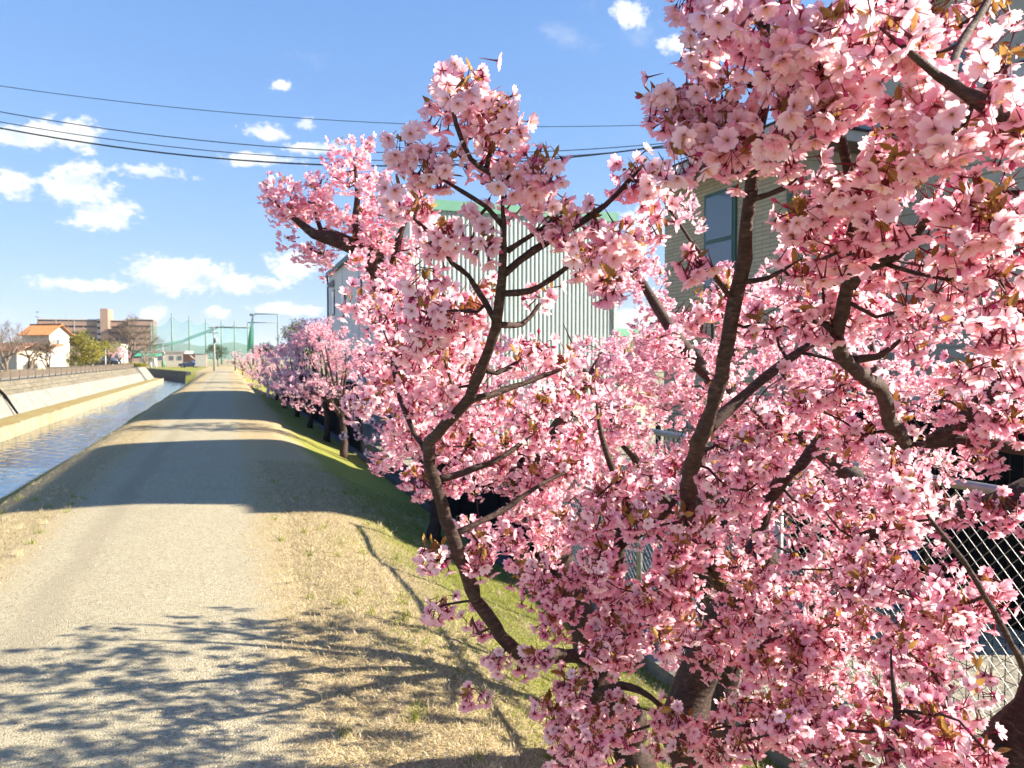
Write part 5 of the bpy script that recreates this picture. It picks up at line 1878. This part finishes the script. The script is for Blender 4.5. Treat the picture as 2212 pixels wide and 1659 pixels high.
M['leaf_yellow'] = leafy('yellow_green_leaf', (0.16, 0.15, 0.02), (0.38, 0.33, 0.06))
M['leaf_olive'] = leafy('olive_leaf', (0.06, 0.075, 0.015), (0.17, 0.16, 0.03))
M['leaf_dark'] = leafy('dark_evergreen_leaf', (0.02, 0.035, 0.012), (0.06, 0.09, 0.02))
KIT_Q = Kit([leaf_arrays()])
crown_tree('cherry_tree', at(232, 118, .6), 2.9, 2.0, 71, 70, 12, KIT_TINY, .07, .16, 'pink cherry tree across the canal beside the black car', lean=(0, 0), dens_lo=.1, tint=.25)
crown_tree('cherry_tree', at(258, 128, .6), 3.1, 1.9, 72, 60, 12, KIT_TINY, .07, .16, 'shaded pink cherry tree across the canal by the slim pink post', lean=(0, 0), dens_lo=.1, tint=.7)
crown_tree('evergreen_tree', at(186, 90, .6), 3.9, 2.3, 73, 230, 24, KIT_Q, .19, .26, 'bushy yellow green tree beside the orange roofed house', 'tree', mats=[M['leaf_yellow']], dens_lo=.0, squash=1.2, low=True)
crown_tree('evergreen_tree', at(178, 100, .6), 4.9, 1.7, 74, 90, 20, KIT_Q, .15, .22, 'dark olive tree behind the bushy yellow green tree', 'tree', mats=[M['leaf_olive']], dens_lo=.2, low=True)
crown_tree('drooping_tree', at(236, 98, .6), 3.6, 1.5, 75, 80, 20, KIT_Q, .17, .22, 'drooping yellow leaved tree around the white street post', 'tree', mats=[M['leaf_yellow']], dens_lo=.55)
crown_tree('evergreen_tree', at(652, 62, -.8), 5.6, 1.9, 76, 120, 20, KIT_Q, .16, .24, 'olive evergreen tree rising behind the cherry row', 'tree', mats=[M['leaf_olive']], dens_lo=.4)
crown_tree('evergreen_tree', at(570, 110, -.8), 4.8, 2.4, 77, 90, 20, KIT_Q, .2, .28, 'dark evergreen tree beyond the far end of the cherry row', 'tree', mats=[M['leaf_dark']], dens_lo=.3)
crown_tree('evergreen_tree', at(470, 190, -.1), 5.5, 3.6, 78, 80, 20, KIT_Q, .28, .4, 'dark round tree at the foot of the hills past the canal bend', 'tree', mats=[M['leaf_dark']], dens_lo=.1)

M['bare'] = surf('bare_grey_bark', (0.16, 0.12, 0.09), 0.9, 0.3, 8)


def bare_tree(base, h, spread, seed, label, stems=1, depth=5):
    t = tag(empty('bare_tree', base), label, 'tree')
    rg = random.Random(seed)
    tr, tw = MB(), MB()

    def go(p, d, L, r_, lev):
        e = p + d * L
        mid = p + d * L * .5 + Vector((rg.gauss(0, 1), rg.gauss(0, 1), rg.gauss(0, .5))) * L * .07
        (tr if lev < 2 else tw).tube([p, mid, e], [r_, r_ * .85, r_ * .68], 7 if lev < 2 else 3, cap=False)
        if lev >= depth:
            return
        for _ in range(rg.choice((2, 3, 3)) if lev < 4 else 3):
            nd = (d + Vector((rg.gauss(0, 1) * spread, rg.gauss(0, 1) * spread, rg.gauss(.12, .35)))).normalized()
            go(e.lerp(p, rg.uniform(0, .3)), nd, L * rg.uniform(.6, .85), r_ * .62, lev + 1)
    for s in range(stems):
        go(Vector((0, 0, -.1)), Vector((rg.gauss(0, .35 if stems > 1 else .08), rg.gauss(0, .35 if stems > 1 else .08), 1)).normalized(), h * .28, h * .022, 0)
    tr.build('trunk', M['bare'], t)
    o_ = tw.build('twigs', M['bare'], t)
    o_['kind'] = 'stuff'


bare_tree(at(14, 78, .6), 6.6, .55, 3, 'leafless many stemmed tree at the left edge in front of the low house', 3, 6)
bare_tree(at(62, 84, .6), 6.0, .6, 4, 'leafless brown tree in front of the orange roofed house', 3, 6)
bare_tree(at(104, 86, .6), 5.0, .6, 5, 'small leafless shrub tree beside the carport', 3, 6)
bare_tree(at(284, 150, .5), 11.5, .5, 6, 'large leafless grey tree in front of the brown flats', 2, 7)
bare_tree(at(318, 158, .5), 9.0, .55, 7, 'leafless tree beside the green net, right of the largest one', 2, 6)
hd = tag(empty('clipped_hedge', at(290, 113, .6), -YAW), 'low bright green hedge on top of the buttress', 'hedge')
rh = np.random.default_rng(8)
n_ = 5000
ps = np.stack([rh.uniform(-1.6, 1.6, n_), rh.uniform(-1.2, 1.2, n_), .62 * rh.random(n_) ** .6], 1)
batch('foliage', KIT_Q, ps, rh.normal(size=(n_, 3)) + np.array([0, 0, .6]), .13 * rh.uniform(.6, 1.3, n_), rh.random(n_), [M['leaf_yellow']], hd, rh)
b = MB(); b.tube([(-1.2, 0, -.1), (-1.2, 0, .4)], .03, 5); b.tube([(0, 0, -.1), (0, 0, .4)], .03, 5); b.tube([(1.2, 0, -.1), (1.2, 0, .4)], .03, 5); b.build('stems', M['bare'], hd)

# ------------------------------------------------------------------ ground cover
def blades(name, n, area, hgt, rng, lie, width, mat, keep=None):
    x = rng.uniform(area[0], area[1], n)
    # denser near the camera
    y = area[2] + (area[3] - area[2]) * rng.random(n) ** 1.9
    if keep is not None:
        m = keep(x, y)
        x, y = x[m], y[m]
    n = len(x)
    z = bank_z(x, y)
    a = rng.uniform(0, 2 * np.pi, n)
    L = hgt * rng.uniform(.5, 1.5, n)
    tl = np.clip(rng.normal(lie, .25, n), .15, 1.45)
    d = np.stack([np.cos(a) * np.sin(tl), np.sin(a) * np.sin(tl), np.cos(tl)], 1)
    s = np.stack([-np.sin(a), np.cos(a), np.zeros(n)], 1) * (width * rng.uniform(.6, 1.4, n))[:, None]
    p0 = np.stack([x, y, z - .004], 1)
    mid = p0 + d * (L * .55)[:, None] + np.array([0, 0, 1]) * (L * .10)[:, None]
    tip = p0 + d * L[:, None] - np.array([0, 0, 1]) * (L * .06)[:, None]
    V = np.stack([p0 + s, mid + s * .9, tip, mid - s * .9], 1).reshape(-1, 3)
    b = np.arange(n) * 4
    I = np.stack([b, b + 1, b + 2, b + 3], 1).ravel()
    Ls = np.tile([4], n)
    me = bpy.data.meshes.new(name)
    me.vertices.add(len(V)); me.vertices.foreach_set('co', V.astype(np.float32).ravel())
    me.loops.add(len(I)); me.loops.foreach_set('vertex_index', I.astype(np.int32))
    me.polygons.add(len(Ls))
    me.polygons.foreach_set('loop_start', np.concatenate([[0], np.cumsum(Ls)[:-1]]).astype(np.int32))
    green = np.clip((x - .8) / 1.4, 0, 1) * .55 + np.clip((-3.0 - x) / 1.6, 0, 1) * .4 + vnoise(x, y, 1.4) * .55 + vnoise(x, y, .4) * .35
    g_ = (rng.random(n) < np.clip(green, 0.03, .8)).astype(float)
    t_ = np.where(g_ > 0, 0.5 + .5 * rng.random(n), .5 * rng.random(n))
    at_ = me.attributes.new('tint', 'FLOAT', 'POINT')
    at_.data.foreach_set('value', np.repeat(t_, 4).astype(np.float32))
    me.materials.append(mat)
    me.update(calc_edges=True)
    return tag(link(bpy.data.objects.new(name, me)), kind='stuff')


def blade_mat():
    m, g = new_mat('grass_blade')
    out = g.n('ShaderNodeOutputMaterial')
    tint = g.n('ShaderNodeAttribute', attribute_name='tint').outputs['Fac']
    c = g.ramp(tint, [(0.0, (0.22, 0.15, 0.08)), (0.2, (0.46, 0.37, 0.21)), (0.49, (0.72, 0.62, 0.41)), (0.5, (0.15, 0.19, 0.02)), (1.0, (0.34, 0.38, 0.05))])
    df = g.n('ShaderNodeBsdfDiffuse')
    g.put(df, 'Color', c)
    tr = g.n('ShaderNodeBsdfTranslucent')
    g.put(tr, 'Color', c)
    mx = g.n('ShaderNodeMixShader')
    g.put(mx, 0, .25)
    g.t.links.new(df.outputs[0], mx.inputs[1])
    g.t.links.new(tr.outputs[0], mx.inputs[2])
    g.t.links.new(mx.outputs[0], out.inputs[0])
    return m


M['blade'] = blade_mat()
rg_ = np.random.default_rng(77)


def keep_right(x, y):
    edge = .38 + vnoise(x * 0, y, .8) * .25 + vnoise(x, y, .12) * .5
    return rg_.random(len(x)) < np.clip((x - edge + .25) / .5, 0, 1) ** 1.6


blades('dry_grass', 235000, (.1, 3.6, 1.6, 15.0), .046, rg_, 1.08, .0021, M['blade'], keep_right)


def keep_left(x, y):
    edge = -1.9 + vnoise(x * 0 + 5, y, .8) * .4 + vnoise(x, y, .15) * .35
    return (x < edge) | ((x < edge + .3) & (rg_.random(len(x)) < .08))


blades('bank_grass', 60000, (-5.2, -1.4, 4.0, 34.0), .045, rg_, 1.05, .0026, M['blade'], keep_left)

# ragged tufts on the verges
tx = np.concatenate([rg_.uniform(.45, 3.4, 330), rg_.uniform(-2.9, -1.85, 150)])
ty = 1.9 + 11 * rg_.random(480) ** 1.6
tx, ty = np.repeat(tx, 26) + rg_.normal(0, .022, 480 * 26), np.repeat(ty, 26) + rg_.normal(0, .022, 480 * 26)
kb_ = Kit([([(-.03, 0, 0), (.03, 0, 0), (.028, .10, .6), (-.028, .10, .6), (0, .34, 1.0)], [(0, 1, 2, 3), (3, 2, 4)], [0, 0], [0] * 5)])
tt = np.repeat(np.where(rg_.random(480) < .3, .75, .36), 26) + rg_.uniform(-.12, .12, 480 * 26)
batch('grass_tufts', kb_, np.stack([tx, ty, bank_z(tx, ty) - .003], 1), rg_.normal(size=(480 * 26, 3)) * .45 + np.array([0, 0, 1]), rg_.uniform(.03, .085, 480 * 26), tt, [M['blade']], None, rg_)

# loose pebbles and fallen petals on the path
x = rg_.uniform(-2.0, .6, 12000)
y = 1.8 + 9 * rg_.random(12000) ** 1.7
oct_ = Kit([([(1, 0, 0), (-1, 0, 0), (0, .8, 0), (0, -.8, 0), (.1, 0, .55), (0, .1, -.5)], [(0, 2, 4), (2, 1, 4), (1, 3, 4), (3, 0, 4), (2, 0, 5), (1, 2, 5), (3, 1, 5), (0, 3, 5)], [0] * 8, [0] * 6)])
pos = np.stack([x, y, bank_z(x, y) + .0085], 1)
up = rg_.normal(size=(len(x), 3)) * .35 + np.array([0, 0, 1])
batch('pebbles', oct_, pos, up, .0022 + .0035 * rg_.random(len(x)) ** 2.5, rg_.random(len(x)), [leafy('pebble', (0.22, 0.19, 0.14), (0.66, 0.61, 0.50), 0.0)], None, rg_, smooth=False)

petal1 = Kit([([(0, -.5, 0), (-.42, .1, .12), (0, .05, -.03), (.42, .1, .12), (-.25, .55, .16), (.25, .55, .16)], [(0, 2, 1), (0, 3, 2), (1, 2, 4), (2, 3, 5), (2, 5, 4)], [0] * 5, [.4, .8, .8, .8, 1, 1])])
n_ = 900
x = np.concatenate([rg_.normal(1.1, .9, n_), rg_.uniform(-2, 2.5, 250)])
y = np.concatenate([rg_.uniform(1.5, 7, n_), rg_.uniform(2, 12, 250)])
pos = np.stack([x, y, bank_z(x, y) + np.where(x > .4, .016, .012)], 1)
batch('fallen_petals', petal1, pos, rg_.normal(size=(len(x), 3)) * .35 + np.array([0, 0, 1]), np.full(len(x), .011), rg_.random(len(x)) * .5, [M['petal']], None, rg_)

# ------------------------------------------------------------------ the air
HAZE_ON = True
if HAZE_ON:
    b = MB()
    b.box(-5400, 5400, -600, 6400, -6, 96)
    m, g = new_mat('haze_air')
    out = g.n('ShaderNodeOutputMaterial')
    pv = g.n('ShaderNodeVolumePrincipled')
    g.put(pv, 'Color', (0.86, 0.91, 0.97))
    g.put(pv, 'Density', 0.00014)
    g.t.links.new(pv.outputs[0], out.inputs['Volume'])
    hz = b.build('haze', m)
    tag(hz, kind='stuff')
